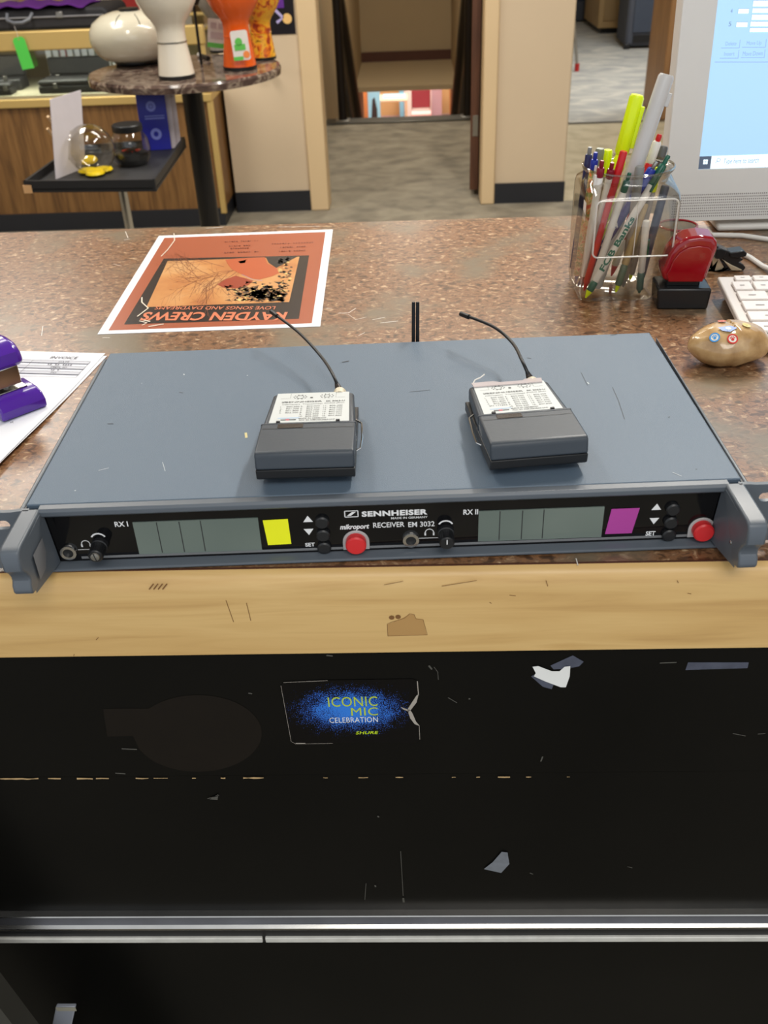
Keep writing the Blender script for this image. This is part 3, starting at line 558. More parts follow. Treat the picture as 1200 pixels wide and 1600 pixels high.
# event sticker
q = fp(548, 1110); sticker_loc = (q[0], YP-.0004, q[1]+CT)
m = bpy.data.materials.new('speckled_blue_print'); m.use_nodes = True; nt = m.node_tree; b = nt.nodes['Principled BSDF']; b.inputs['Roughness'].default_value = .3; b.inputs['Specular IOR Level'].default_value = .2
tc = nt.nodes.new('ShaderNodeTexCoord'); mp = nt.nodes.new('ShaderNodeMapping'); nt.links.new(tc.outputs['Object'], mp.inputs[0]); mp.inputs['Scale'].default_value = (36, 62, 1); mp.inputs['Location'].default_value = (.0, -.02, 0)
gr = nt.nodes.new('ShaderNodeVectorMath'); gr.operation = 'LENGTH'; nt.links.new(mp.outputs[0], gr.inputs[0])
nn = nt.nodes.new('ShaderNodeTexNoise'); nn.inputs['Scale'].default_value = 1300; nn.inputs['Detail'].default_value = 2; nt.links.new(tc.outputs['Object'], nn.inputs[0])
n2 = nt.nodes.new('ShaderNodeTexNoise'); n2.inputs['Scale'].default_value = 110; nt.links.new(tc.outputs['Object'], n2.inputs[0])
ma = nt.nodes.new('ShaderNodeMath'); ma.operation = 'MULTIPLY_ADD'; ma.inputs[1].default_value = 3.2; nt.links.new(nn.outputs[0], ma.inputs[0]); nt.links.new(n2.outputs[0], ma.inputs[2])
mb_ = nt.nodes.new('ShaderNodeMath'); mb_.operation = 'SUBTRACT'; nt.links.new(ma.outputs[0], mb_.inputs[0]); nt.links.new(gr.outputs['Value'], mb_.inputs[1])
rp = nt.nodes.new('ShaderNodeValToRGB'); e = rp.color_ramp.elements; e[0].position = .5; e[0].color = RGB((7, 6, 7)); e[1].position = 1.0; e[1].color = RGB((52, 122, 214)); k2 = e.new(.68); k2.color = RGB((44, 76, 160))
sh = nt.nodes.new('ShaderNodeMath'); sh.operation = 'SUBTRACT'; sh.inputs[1].default_value = .55; nt.links.new(mb_.outputs[0], sh.inputs[0]); nt.links.new(sh.outputs[0], rp.inputs[0]); nt.links.new(rp.outputs[0], b.inputs['Base Color'])
sk = thing('tmp', '', ''); bpy.data.objects.remove(sk)
def sp(px, py): q = at(px, py, Y=YP-.0004); return (q.x-sticker_loc[0], q.z-sticker_loc[2])
pts = [sp(*q) for q in ((439, 1071), (443, 1066), (500, 1063), (645, 1061), (652, 1064), (654, 1085), (649, 1100), (641, 1108), (645, 1125), (655, 1134), (656, 1155), (650, 1160), (560, 1160), (462, 1162), (455, 1158))]
k = Ink().poly(pts); stk = ink('event_sticker', k, m, cab, sticker_loc, UPR); stk['label'] = 'black event sticker with a blue speckled burst'
k = Ink()
for s_, x0, x1, y0, y1, mi in (('ICONIC', 513, 589, 1088, 1104, 0), ('MIC', 549, 590, 1105, 1118, 0), ('CELEBRATION', 515, 590, 1120, 1129, 1), ('SHURE', 556, 591, 1142, 1147, 2)):
    a, b2, c2 = sp((x0+x1)/2, (y0+y1)/2), sp(x0, y1), sp(x1, y0)
    k.text(s_, a[0], a[1], c2[0]-b2[0], c2[1]-b2[1], bold=0 if mi < 2 else .015, shear=.2 if mi == 2 else 0, mi=mi, ang=.012, space=1.05)
ink('printed_lettering', k, [mat('lime_print', (182, 200, 60), .5), print_white, mat('bright_lime_print', (190, 214, 20), .5)], stk, (0, 0, .0002))
k = Ink().line([sp(439, 1071), sp(455, 1158), sp(462, 1162), sp(520, 1161)], .00022, 0).line([sp(443, 1066), sp(512, 1063)], .0003, 0).line([sp(462, 1161), sp(477, 1161)], .0006).line([sp(652, 1064), sp(654, 1086)], .0006, 0).line([sp(655, 1134), sp(656, 1155)], .0003, 0)
k.poly([sp(*q) for q in ((654, 1084), (651, 1097), (641, 1110), (636, 1109), (643, 1098), (651, 1086))]).poly([sp(*q) for q in ((640, 1108), (644, 1113), (650, 1127), (656, 1134), (648, 1131), (641, 1122), (638, 1113))]).poly([sp(*q) for q in ((626, 1104), (640, 1109), (638, 1111), (630, 1108))])
ink('torn_edge', k, mat('torn_paper', (160, 152, 142), .7), stk, (0, 0, .0003))
# tape remnants on the front
def remnant(name, pts, m, dy, lab=None):
    k = Ink().poly([fp(*q) for q in pts]); o = ink(name, k, m, cab, (0, YP-dy, CT), UPR)
    if lab: o['label'] = lab
tm = mat('old_tape', (74, 78, 92), .35, var=.35, scale=120)
remnant('tape_remnant', [(860, 1040), (895, 1024), (912, 1034), (905, 1041), (885, 1045), (865, 1046)], tm, .0003)
remnant('tape_remnant', [(830, 1057), (838, 1052), (866, 1068), (862, 1077), (848, 1073)], tm, .0003)
remnant('tape_remnant', [(1075, 1035), (1170, 1035), (1168, 1044), (1132, 1045), (1071, 1047)], tm, .0003)
remnant('tape_remnant', [(756, 1358), (770, 1347), (784, 1331), (793, 1332), (796, 1350), (783, 1364)], mat('old_tape_pale', (112, 116, 122), .4, var=.3, scale=150), .0003)
remnant('paper_scrap', [(832, 1041), (841, 1040), (862, 1048), (874, 1048), (882, 1041), (891, 1040), (890, 1056), (884, 1073), (876, 1073), (852, 1064), (834, 1056), (837, 1051)], mat('paper_scrap', (224, 224, 220), .7), .0008, 'white torn paper scrap under tape')
k = Ink()
def wp(px, py): q = at(px, py, Y=YF-.0002); return (q.x, q.z-CT)
k.line([wp(*q) for q in ((606, 994), (605, 975), (612, 972))], .0003).line([wp(*q) for q in ((606, 994), (668, 992), (661, 968), (650, 967), (647, 960), (640, 959), (632, 966), (612, 972))], .0003)
for q in ((612, 965), (622, 964)): k.disc(*wp(*q), .0018, n=8)
for i in range(4): k.line([wp(233+i*7, 921), wp(240+i*7, 912)], .0008)
for a_, b_ in (((690, 916), (745, 907)), ((600, 914), (630, 908)), ((796, 930), (806, 931)), ((853, 907), (856, 916)), ((1074, 927), (1080, 928)), ((150, 1000), (154, 996)), ((115, 1025), (116, 1022)), ((353, 938), (365, 972)), ((385, 942), (392, 970)), ((765, 941), (768, 943)), ((1058, 907), (1060, 911))): k.line([wp(*a_), wp(*b_)], .0004)
sc_ = ink('scratches', k, mat('wood_scratch', (120, 82, 42), .6), ct, (0, YF-.0002, CT), UPR)
k = Ink().poly([wp(*q) for q in ((606, 994), (605, 976), (625, 968), (640, 960), (647, 961), (650, 967), (661, 968), (667, 992))]); ink('worn_patch', k, mat('worn_patch', (178, 138, 84), .45, var=.05), ct, (0, YF-.0001, CT), UPR)
# clear tape scuffs on the worktop
k = Ink()
def tp(px, py): q = at(px, py, Z=0); return (q.x, q.y)
for pts, w_ in (([(528, 490), (545, 489), (556, 482)], .0014), ([(555, 500), (572, 496)], .0010), ([(582, 500), (602, 496)], .0013), ([(594, 505), (622, 502)], .0015), ([(560, 525), (570, 520)], .001), ([(322, 357), (350, 355)], .0022), ([(436, 355), (500, 354)], .0016), ([(196, 362), (200, 372)], .0015), ([(900, 873), (903, 884)], .0011), ([(194, 375), (203, 374)], .0015), ([(178, 413), (190, 416)], .001), ([(65, 525), (67, 510)], .001), ([(160, 528), (172, 528)], .0016), ([(510, 482), (518, 482)], .0012), ([(530, 489), (545, 492), (556, 500)], .0006)):
    k.line([tp(*q) for q in pts], w_*.6)
ink('tape_scuffs', k, mat('tape_scuff', (222, 216, 208), .4), ct, (0, 0, CT+.0003))

# odds at the bottom left below the counter
t = thing('leaning_board', 'dark board leaning at the lower left below the counter', 'board', (0, 0, 0))
a, b = at(-25, 1500, Y=-.06), at(66, 1620, Y=-.06); d_ = (b-a).normalized(); e_ = a+d_*((a.z-.0)/-d_.z)
pr = Vector((-d_.z, 0, d_.x)).normalized()*-.014
mb = MB(); mb.prism([(p_.x, p_.z) for p_ in (a-d_*.1, e_-pr*0, e_+pr*1.6, a-d_*.1+pr*1.6)], -.075, -.055, 'y'); obj('plank', mb, mat('dark_board', (58, 56, 50), .6), t)
mb = MB(); mb.prism([(p_.x, p_.z) for p_ in (a-d_*.1+pr*1.62, e_+pr*1.62, e_+pr*8, a-d_*.1+pr*8)], -.075, -.058, 'y'); obj('grey_face', mb, mat('grey_board', (158, 162, 176), .5), t)
q = at(87, 1574, Y=-.035); t = thing('metal_upright', 'short grey metal upright at the bottom left below the counter', 'post', (q.x, -.035, 0))
obj('bar', MB().prism([(-.20, 0), (-.1825, 0), (.0175, q.z), (0, q.z)], 0, .004, 'y'), mat('grey_metal', (150, 154, 164), .45, .2), t, bevel=.001); obj('worn_top', MB().box(0, .0175, -.0006, 0, q.z-.005, q.z), mat('worn_top', (150, 146, 130), .6), t)

# ================================================================== POSTER ON THE COUNTER
pc = [at(250, 370, Z=0), at(518, 358, Z=0), at(502, 513, Z=0), at(152, 521, Z=0)]
PM = sum(pc, Vector())/4; pa = .025; po = thing('paper_poster', 'orange and black album poster taped upside down on the counter', 'poster', (PM.x, PM.y, CT), (0, 0, pa))
PI_ = Matrix.Rotation(-pa, 4, 'Z')
def pp(px, py): q = PI_ @ (at(px, py, Z=0)-Vector((PM.x, PM.y, CT))); return (q.x, q.y)
hw, hh = .1065, .151
obj('sheet', MB().box(-hw, hw, -hh, hh, .0001, .0005), paper, po)
orange = mat('poster_orange', (160, 84, 54), .3, var=.06, scale=20)
k = Ink().rect(-hw+.0085, hw-.0085, -hh+.008, hh-.009); ink('printed_field', k, orange, po, (0, 0, .0006))
frame_q = [pp(194, 508), pp(467, 499), pp(483, 400), pp(256, 405)]
k = Ink().poly(frame_q); ink('printed_frame', k, mat('poster_dark', (46, 38, 36), .25), po, (0, 0, .0007))
pic_q = [pp(229, 481), pp(452, 473), pp(468, 402), pp(262, 409)]
skym = ramp_mat('poster_sky', [(.3, (168, 98, 52)), (.5, (196, 136, 78)), (.7, (210, 164, 110))], 'noise', 14, rough=.3, detail=5)
k = Ink().poly(pic_q); ink('printed_picture', k, skym, po, (0, 0, .0008))
k = Ink(); r_ = random.Random(5)
def branch(x, y, a_, l_, w_, n_):
    pts = [(x, y)]
    for i in range(4): a_ += r_.uniform(-.22, .22); x += l_/4*math.cos(a_); y += l_/4*math.sin(a_); pts.append((x, y))
    k.line([pp(*q) for q in pts], w_, 0)
    if n_:
        for j in range(3): q = pts[1+j]; branch(q[0], q[1], a_+r_.choice((-1, 1))*r_.uniform(.3, .8), l_*.6, w_*.6, n_-1)
for sx, sy, a_, l_ in ((365, 424, 2.75, 75), (360, 424, 3.1, 70), (372, 424, 2.5, 60), (350, 418, 3.3, 70), (380, 420, 2.95, 90), (405, 455, 3.0, 50)): branch(sx, sy, a_, l_, .0009, 3)
ink('printed_branches', k, mat('branch_brown', (128, 66, 34), .4), po, (0, 0, .00088))
k = Ink()
k.poly([pp(*q) for q in ((415, 402), (465, 402), (446, 412), (432, 420), (420, 412))], 0)                          # dark sky behind the hat
k.poly([pp(*q) for q in ((352, 407), (370, 405), (414, 403), (418, 413), (432, 420), (436, 428), (425, 433), (405, 438), (392, 436), (378, 430), (362, 422), (356, 414))], 1)  # hat
k.poly([pp(*q) for q in ((340, 446), (352, 438), (368, 432), (384, 436), (396, 440), (388, 447), (370, 452), (350, 451))], 2)   # face
k.poly([pp(*q) for q in ((372, 410), (385, 407), (383, 412), (376, 413))], 0).line([pp(*q) for q in ((378, 430), (395, 438), (410, 440))], .001, 3)
for i in range(300):
    x, y = r_.gauss(414, 26), r_.gauss(461, 7)
    if x > 446-.1*(y-440) or y > 472.5 or x < 352: continue
    a_ = r_.uniform(0, 6.28); s_ = r_.uniform(1.5, 4.5)
    k.poly([pp(x+s_*1.5*math.cos(a_+b_)*f_, y+s_*.6*math.sin(a_+b_)*f_) for b_, f_ in ((0, 1.4), (1, .5), (2.1, 1.1), (3.1, .45), (4.2, 1.3), (5.2, .5))], r_.choice((0, 4, 4, 5)) if i % 3 else 0)
for i in range(90):
    x, y = r_.uniform(436, 458), r_.uniform(404, 468); s_ = r_.uniform(1, 2.6)
    if x > 462-(y-403)*.2: continue
    k.poly([pp(x+s_*1.4*math.cos(b_), y+s_*.6*math.sin(b_)) for b_ in (0, 1.5, 3, 4.5)], r_.choice((4, 5, 0)))
ink('printed_figures', k, [mat('poster_shadow', (40, 36, 34), .3), mat('poster_hat', (180, 88, 50), .3), mat('poster_face', (150, 62, 38), .3), mat('poster_lilac', (176, 150, 170), .4), mat('poster_leaf', (92, 62, 30), .4), mat('poster_pale_leaf', (214, 186, 116), .4)], po, (0, 0, .00096))
k = Ink()
def ptxt(s_, x0, x1, yb, yt, mi=0, bold=0, **kw):      # text running from x1 (first letter) to x0, upside down
    a, b2 = pp(x0, (yb+yt)/2), pp(x1, (yb+yt)/2); hgt = abs(pp((x0+x1)/2, yt)[1]-pp((x0+x1)/2, yb)[1])
    k.text(s_, (a[0]+b2[0])/2, (a[1]+b2[1])/2, math.hypot(a[0]-b2[0], a[1]-b2[1]), hgt, ang=math.pi+math.atan2(b2[1]-a[1], b2[0]-a[0]), bold=bold, mi=mi, **kw)
ptxt('KAYDEN CREWS', 222, 447, 502, 489, 0, .03); ptxt('LOVE SONGS AND DAYDREAMS', 243, 430, 485, 480, 0, .01)
ink('printed_title', k, mat('poster_copper', (206, 120, 86), .3), po, (0, 0, .0010))
k = Ink()
def greek(cx, cy, w, h, words, rr):                 # unreadable small print: little strokes grouped in words
    x = -w/2; tot = sum(words)+len(words)-1; u = w/tot
    for n_ in words:
        for i in range(n_):
            k.rect(cx+x+.1*u, cx+x+.42*u, cy-h/2, cy+h/2*rr.choice((1, 1, .4))); k.rect(cx+x+.1*u, cx+x+.85*u, cy-h*rr.uniform(-.3, .45)-h*.1, cy-h*rr.uniform(-.3, .2)+h*.12); x += u
        x += u
for px, py, w_, ws in ((378, 378, 52, (6, 5, 2)), (375, 385, 33, (5, 3)), (375, 389, 28, (8,)), (378, 395, 52, (4, 5, 2)), (458, 381, 64, (7, 8)), (458, 387, 38, (6, 4)), (457, 393, 40, (5, 5))):
    c_ = pp(px, py); greek(c_[0], c_[1], w_*.00079, .0032, ws, r_)
ink('printed_small_text', k, mat('poster_text_dark', (112, 52, 40), .4), po, (0, 0, .0010))
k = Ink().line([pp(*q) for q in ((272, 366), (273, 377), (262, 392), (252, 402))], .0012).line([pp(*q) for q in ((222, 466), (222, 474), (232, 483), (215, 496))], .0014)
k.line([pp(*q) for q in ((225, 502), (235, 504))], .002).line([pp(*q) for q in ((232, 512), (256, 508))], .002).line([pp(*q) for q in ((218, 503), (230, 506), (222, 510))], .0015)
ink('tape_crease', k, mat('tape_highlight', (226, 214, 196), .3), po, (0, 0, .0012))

# ================================================================== INVOICES
def invoice(label, c0, ang, z, text=True):
    t = thing('invoice_sheet', label, 'paper', (c0.x, c0.y, CT+z), (0, 0, ang)); W_, H_ = .216, .279
    def curl(x, y): return .004*math.exp(-((x+.0)/.02)**2)*math.sin(max(0, (-y-.05)*9))**2
    obj('sheet', MB().sheet(lambda u, v: Vector((-W_+u*W_, -v*H_, curl(-W_+u*W_, -v*H_))), 40, 40), paper, t, solid=.0002)
    if text:
        k = Ink(); k.text('INVOICE', -.034, -.0125, .026, .005, bold=.005, shear=.1)
        for y_ in (-.019, -.030, -.041): k.rect(-.115, -.006, y_-.0055, y_, 1, 0)
        for y_ in (-.019, -.0245, -.030, -.0355, -.041, -.0465, -.052): k.line([(-.115, y_), (-.006, y_)], .0003, 0, .0001)
        for x_ in (-.115, -.0605, -.006): k.line([(x_, -.019), (x_, -.052)], .0003, 0, .0001)
        for s_, x_, y_, w_ in (('INVOICE', -.085, -.0218, .016), ('DATE', -.03, -.0218, .010), ('ACCT', -.085, -.0328, .010), ('EMPL ID', -.03, -.0328, .015), ('PO', -.03, -.0438, .005), ('0.00', -.021, -.135, .008)): k.text(s_, x_, y_, w_, .0028, mi=0, bold=.003, z=.0001)
        def gk(cx, cy, w, ws):
            x = cx-w/2; u = w/(sum(ws)+len(ws))
            for n_ in ws:
                for i in range(n_): k.rect(x, x+u*.6, cy-.001, cy+.0008, 2, .0001); x += u
                x += u
        gk(-.03, -.0272, .026, (2, 2, 4)); gk(-.03, -.038, .010, (2, 1)); gk(-.016, -.115, .012, (2, 3)); gk(-.02, -.119, .008, (3,)); gk(-.045, -.135, .02, (5, 3))
        k.line([(-.046, -.125), (-.048, -.132), (-.055, -.142), (-.075, -.16), (-.12, -.19)], .0003, 2, .0001)
        def scrawl(x, y, n_, s_, dx, dy):
            pts = [(x+dx*i/n_+s_*math.sin(i*1.7)*.8, y+dy*i/n_+s_*math.cos(i*2.3+math.sin(i))) for i in range(n_)]; k.line(pts, .0004, 2, .0001)
        scrawl(-.05, -.14, 26, .0028, -.05, -.02); scrawl(-.015, -.155, 30, .003, -.05, -.045); scrawl(-.03, -.19, 20, .003, -.06, -.03)
        ink('printed_text', k, [mat('invoice_ink', (90, 90, 96), .7), mat('invoice_shade', (196, 198, 206), .7), mat('pen_ink', (120, 120, 130), .7)], t, (0, 0, .0006))
    return t
cI = at(165, 554, Z=0)
invoice('lower sheet of the pair of invoices, its edge showing beyond the upper one', cI+Vector((.0025, -.004, 0)), -.135, .0004, False)
invoice('white printed invoice sheet under the purple stapler, upper of the two', cI, -.12, .0012)

# ================================================================== STAPLER
t = thing('stapler', 'glossy purple stapler standing open on the invoice', 'stapler', (-.2930, .1975, CT+.0022), (0, 0, math.radians(45)))
pur = mat('purple_plastic', (74, 30, 146), .22, coat=.3, var=.04)
# local +y points back along the stapler, x across
w_ = .019
obj('base', MB().prism([(0.0, .002), (0, .008), (.004, .013), (.012, .0155), (.035, .0155), (.04, .013), (.13, .012), (.13, 0), (.002, 0)], -w_, w_), pur, t, bevel=.0035, seg=3)
obj('anvil', MB().box(-.013, .013, .016, .052, .0155, .0168), steel, t, bevel=.0004); obj('anvil_ring', MB().lathe([(.002, 0), (.0035, 0), (.0035, .0008), (.002, .0008)], 16, Matrix.Translation((0, .026, .017))), chrome, t)
obj('staple_magazine', MB().prism([(.020, .021), (.020, .034), (.12, .030), (.12, .016)], -.0085, .0085), steel, t, bevel=.001)
obj('magazine_nose', MB().box(-.0105, .0105, .0185, .0215, .019, .035), chrome, t, bevel=.0008)
obj('top_arm', MB().prism([(.018, .033), (.016, .038), (.018, .046), (.026, .052), (.04, .053), (.13, .042), (.13, .026), (.03, .034)], -.0165, .0165), pur, t, bevel=.005, seg=4)
obj('hinge_pin', MB().cyl((-.0175, .122, .03), (.0175, .122, .03), .003), steel, t)

# ================================================================== RECEIVER
RROT = .0332; rc = thing('wireless_receiver', 'wide grey rack-mount wireless microphone receiver lying on the counter', 'receiver', (0, 0, CT), (0, 0, RROT))
RI = Matrix.Rotation(-RROT, 3, 'Z')
def rl(px, py, y=None, z=None):
    o_ = RI @ (CAM-Vector((0, 0, CT))); d = RI @ ray(px, py); t_ = (z-o_.z)/d.z if z is not None else (y-o_.y)/d.y; return o_+d*t_
obj('chassis', MB().box(-.2150, .2150, .0125, .2255, .0015, .0403), receiver_grey, rc, bevel=.001)
obj('top_cover', MB().box(-.2152, .2152, .0068, .2275, .0404, .0440), receiver_grey, rc, bevel=.0008)
for sx in (-1, 1):
    xs = sorted((sx*.2160, sx*.2186)); mb = MB(); mb.prism([(xs[0], 0.0), (xs[1], 0.0), (xs[1], .219 if sx > 0 else .224), (xs[0], .224 if sx > 0 else .219)] if False else [(xs[0], 0), (xs[1], 0), (xs[1], .2195), (xs[1] if sx > 0 else xs[0], .2195), (xs[0], .2195)][:4], .002, .0432, 'z')
    obj('side_rail', mb, receiver_dark, rc, bevel=.0008)
    obj('rail_groove', MB().box(min(sx*.2151, sx*.2161), max(sx*.2151, sx*.2161), .001, .219, .0400, .0424), black_pl, rc)
obj('front_bezel', MB().prism([(.0064, .0395), (.0008, .0385), (-.0004, .0400), (-.0004, .0425), (.0012, .0440), (.0064, .0440)], -.2065, .2065), receiver_dark, rc, bevel=.0003)
obj('front_bezel', MB().prism([(.010, .0006), (-.0034, .0006), (-.0042, .0012), (-.0042, .0024), (-.0032, .0031), (.010, .0031)], -.2065, .2065), receiver_dark, rc, bevel=.0003)
obj('front_panel', MB().box(-.2065, .2065, .0040, .0100, .0030, .0396), black_gloss, rc)
FPY = .0040
silver = mat('silver_print', (150, 150, 150), .35, .6)
k = Ink().rect(-.189, .201, .0046, .0064); ink('silver_stripe', k, silver, rc, (0, FPY-.0001, 0), UPR)
lcd = ramp_mat('lcd_grey_green', [(.3, (92, 104, 98)), (.7, (116, 126, 118))], 'noise', 8, rough=.10, detail=2)
for x0, x1, z0, z1, fr in ((-.1525, -.0762, .0068, .0308, (.19, .37, .54)), (.0578, .1340, .0072, .0296, (.17, .35, .52))):
    dd = obj('display_window', MB().box(x0, x1, FPY-.0008, FPY+.001, z0, z1), lcd, rc)
    k = Ink()
    for f_ in fr: k.rect(x0+(x1-x0)*f_-.00025, x0+(x1-x0)*f_+.00025, z0+.0008, z1-.0004)
    ink('segment_lines', k, ink_black, dd, (0, FPY-.00095, 0), UPR)
k = Ink().poly([(-.0735, .0287), (-.0582, .0290), (-.0577, .0104), (-.0722, .0100)]); ink('yellow_sticker', k, mat('yellow_label', (236, 238, 20), .6), rc, (0, FPY-.0004, 0), UPR)['label'] = 'square yellow sticker'
k = Ink().poly([(.1385, .0276), (.1556, .0276), (.1527, .0090), (.1362, .0090)]); ink('magenta_sticker', k, mat('magenta_label', (168, 60, 146), .6), rc, (0, FPY-.0004, 0), UPR)['label'] = 'square magenta sticker'
for xb in (-.0375, .1756):
    for z in (.0262, .0166, .0072): obj('push_button', MB().lathe([(0, 0), (.0043, 0), (.0043, .0022), (.0034, .0030), (0, .0030)], 24, Matrix.Translation((xb, FPY, z)) @ Matrix.Rotation(math.pi/2, 4, 'X')), black_pl, rc)
for xr in (-.0176, .1954):
    cu = [(xr+.0082*math.cos(math.radians(a_)), .0106+.0082*math.sin(math.radians(a_))) for a_ in range(0, 181, 15)]+[(xr-.0082, .0046), (xr+.0082, .0046)]
    obj('button_surround', MB().prism(cu, FPY-.0012, FPY, 'y'), mat('surround_grey', (172, 170, 168), .4), rc, bevel=.0004)
    obj('red_button', MB().lathe([(0, 0), (.0064, 0), (.0064, .0045), (.0055, .0055), (0, .0056)], 28, Matrix.Translation((xr, FPY-.0012, .0108)) @ Matrix.Rotation(math.pi/2, 4, 'X')), mat('red_button', (206, 40, 44), .35), rc)
for xj in (-.1958, .0163):
    j_ = obj('headphone_jack', MB().lathe([(.0032, -.002), (.0032, .0022), (.0050, .0022), (.0054, .0012), (.0054, 0)], 28, Matrix.Translation((xj, FPY, .0105)) @ Matrix.Rotation(math.pi/2, 4, 'X'), cap=False), chrome, rc)
    obj('socket', MB().cyl((xj, FPY-.0001, .0105), (xj, FPY-.0006, .0105), .0034), black_pl, j_)
for xk, kind in ((-.1755, 0), (.0378, 1)):
    kn = MB()
    Mk = Matrix.Translation((xk, FPY, .0150)) @ Matrix.Rotation(math.pi/2, 4, 'X')
    for i in range(20):
        pass
    kn.lathe([(0, 0), (.0052, 0), (.0052, .003), (.0046, .0034), (.0044, .0123), (.0038, .0130), (0, .0130)], 40, Mk)
    for i in range(22): a_ = i/22*6.283; kn.box(-.0003, .0003, .0042, .0047, .0042, .0118, Mk @ Matrix.Rotation(a_, 4, 'Z'))
    ko = obj('rotary_knob', kn, black_pl, rc)
    if kind == 0:
        sc2 = obj('screw_head', MB().lathe([(0, .0130), (.0029, .0130), (.0026, .0136), (0, .0138)], 24, Mk), steel, ko); obj('slot', MB().box(-.0003, .0003, -.0026, .0026, .0136, .0139, Mk @ Matrix.Rotation(.2, 4, 'Z')), ink_black, ko)
    else: obj('pointer_line', MB().box(-.0003, .0003, -.0002, .0030, .0130, .0133, Mk), print_white, ko)
k = Ink()
def fl(px, py): q = rl(px, py, y=FPY-.0002); return q.x, q.z
def ft(s_, x0, x1, y0, y1, **kw):
    a, b2 = fl(x0, (y0+y1)/2), fl(x1, (y0+y1)/2); hgt = abs(fl((x0+x1)/2, y0)[1]-fl((x0+x1)/2, y1)[1])
    k.text(s_, (a[0]+b2[0])/2, fl((x0+x1)/2, (y0+y1)/2)[1], b2[0]-a[0], hgt, **kw)
ft('RX I', 179, 200, 815, 823, bold=.02); ft('RX II', 724, 747, 796, 804, bold=.02)
ft('SENNHEISER', 565, 668, 797.2, 805.8, bold=.045, space=1.08); ft('MADE IN GERMANY', 611, 668, 807.2, 810.4, bold=.01)
ft('mikroport', 531, 577, 819, 829, bold=.03, shear=.25); ft('RECEIVER', 583, 632, 816, 824, bold=.012); ft('EM 3032', 638, 679, 815, 823, bold=.012)
ft('SET', 477, 492, 848, 854, bold=.03); ft('SET', 1009, 1024, 830, 837, bold=.03)
for px, py, s_ in ((481, 811, 1), (482.5, 831, -1), (1026, 792, 1), (1022, 814, -1)):
    x, z = fl(px, py); k.poly([(x-.0030, z-s_*.0022), (x+.0030, z-s_*.0022), (x, z+s_*.0024)])
x0, z0 = fl(539, 808); x1, z1 = fl(559, 798)
k.line([(x0, z0), (x1, z0)], .0006).line([(x0, z1), (x1, z1)], .0006).line([(x0, z0), (x0, z1)], .0006).line([(x1, z0), (x1, z1)], .0006).poly([(x0+(x1-x0)*a_, z0+(z1-z0)*b_) for a_, b_ in ((.15, .18), (.45, .18), (.85, .82), (.55, .82))])
for (px, py), (jx, jy), (kx, ky) in (((134, 850), (122, 859), (152, 858)), ((671, 832), (655, 841), (686, 840))):
    x, z = fl(px, py); k.ring(x, z, .0023, .0028, -.3, 3.44, n=16); k.rect(x-.0031, x-.0021, z-.0022, z).rect(x+.0021, x+.0031, z-.0022, z); k.line([fl(jx, jy), fl(kx, ky)], .00035)
for xk in (-.1755, .0378): k.ring(xk, .0185, .0042, .0052, .5, 2.64, n=12)
ink('printed_lettering', k, print_white, rc, (0, FPY-.0002, 0), UPR)
# rack ears and handles
for sx in (-1, 1):
    out = [(sx*.212, .0025), (sx*.2405, .0025), (sx*.2405, .0415), (sx*.238, .0435), (sx*.222, .0435), (sx*.218, .0440), (sx*.212, .0440)]
    holes = [[(sx*.231+(.0045 if abs(math.cos(a_)) < 9 else 0)*(1 if math.cos(a_) > 0 else -1)*.6+.0032*math.cos(a_), zc+.0032*math.sin(a_)) for a_ in [i/16*6.283 for i in range(16)]] for zc in (.0345, .0110)]
    obj('rack_ear', holed(out, holes, .003), receiver_dark, rc, loc=(0, .0016, 0), rot=UPR)
    prof = [(.0025, .0440), (-.0360, .0440), (-.0400, .0425), (-.0418, .0390), (-.0415, .0300), (-.0375, .0255), (-.0355, .0215), (-.0355, .0190), (-.0375, .0165), (-.0380, .0120), (-.0365, .0098), (-.0120, .0050), (.0025, .0030)]
    xs = (-.2168, -.2055) if sx < 0 else (.2040, .2153)
    h_ = obj('rack_handle', MB().prism(prof, *xs), receiver_dark, rc, bevel=.0022, seg=3)
    cx = sx*.2040
    g_ = MB(); xh = sx*(.2057 if sx < 0 else .2042); xb_ = xh-sx*.0034; V_ = [g_.bm.verts.new(p_) for p_ in ((xh, .003, .004), (xh, -.033, .0075), (xb_, .003, .0035), (xh, .003, .042), (xh, -.033, .040), (xh-sx*.0008, .003, .042))]
    for f_ in ((0, 1, 2), (3, 5, 4), (0, 3, 4, 1), (1, 4, 5, 2), (0, 2, 5, 3)): g_.bm.faces.new([V_[i_] for i_ in f_])
    obj('handle_gusset', g_, receiver_dark, rc)
    obj('screw', MB().lathe([(0, 0), (.0012, 0), (.001, .0004), (0, .0005)], 16, Matrix.Translation((xs[1] if sx < 0 else xs[0], -.022, .018)) @ Matrix.Rotation(-sx*math.pi/2, 4, 'Y')), steel, h_)
k = Ink().rect(-.026, -.008, .012, .030); bl = ink('barcode_label', k, mat('label_grey', (110, 112, 116), .6), rc, (-.2044, 0, 0), (math.pi/2, 0, math.pi/2))
for px, dx in ((646, 0), (652.5, .0)):
    q0, q1 = rl(px-.3, 530, y=.2345), rl(px, 468, y=.2385)
    an = obj('rear_antenna', MB().tube([(q0.x, .2275, .03), (q0.x, .2345, .031), (q0.x, .2350, .036), (q1.x, .2385, q1.z-.002)], [.0016, .0016, .0015, .0014]), black_pl, rc); an['label'] = 'black whip antenna rising behind the case'
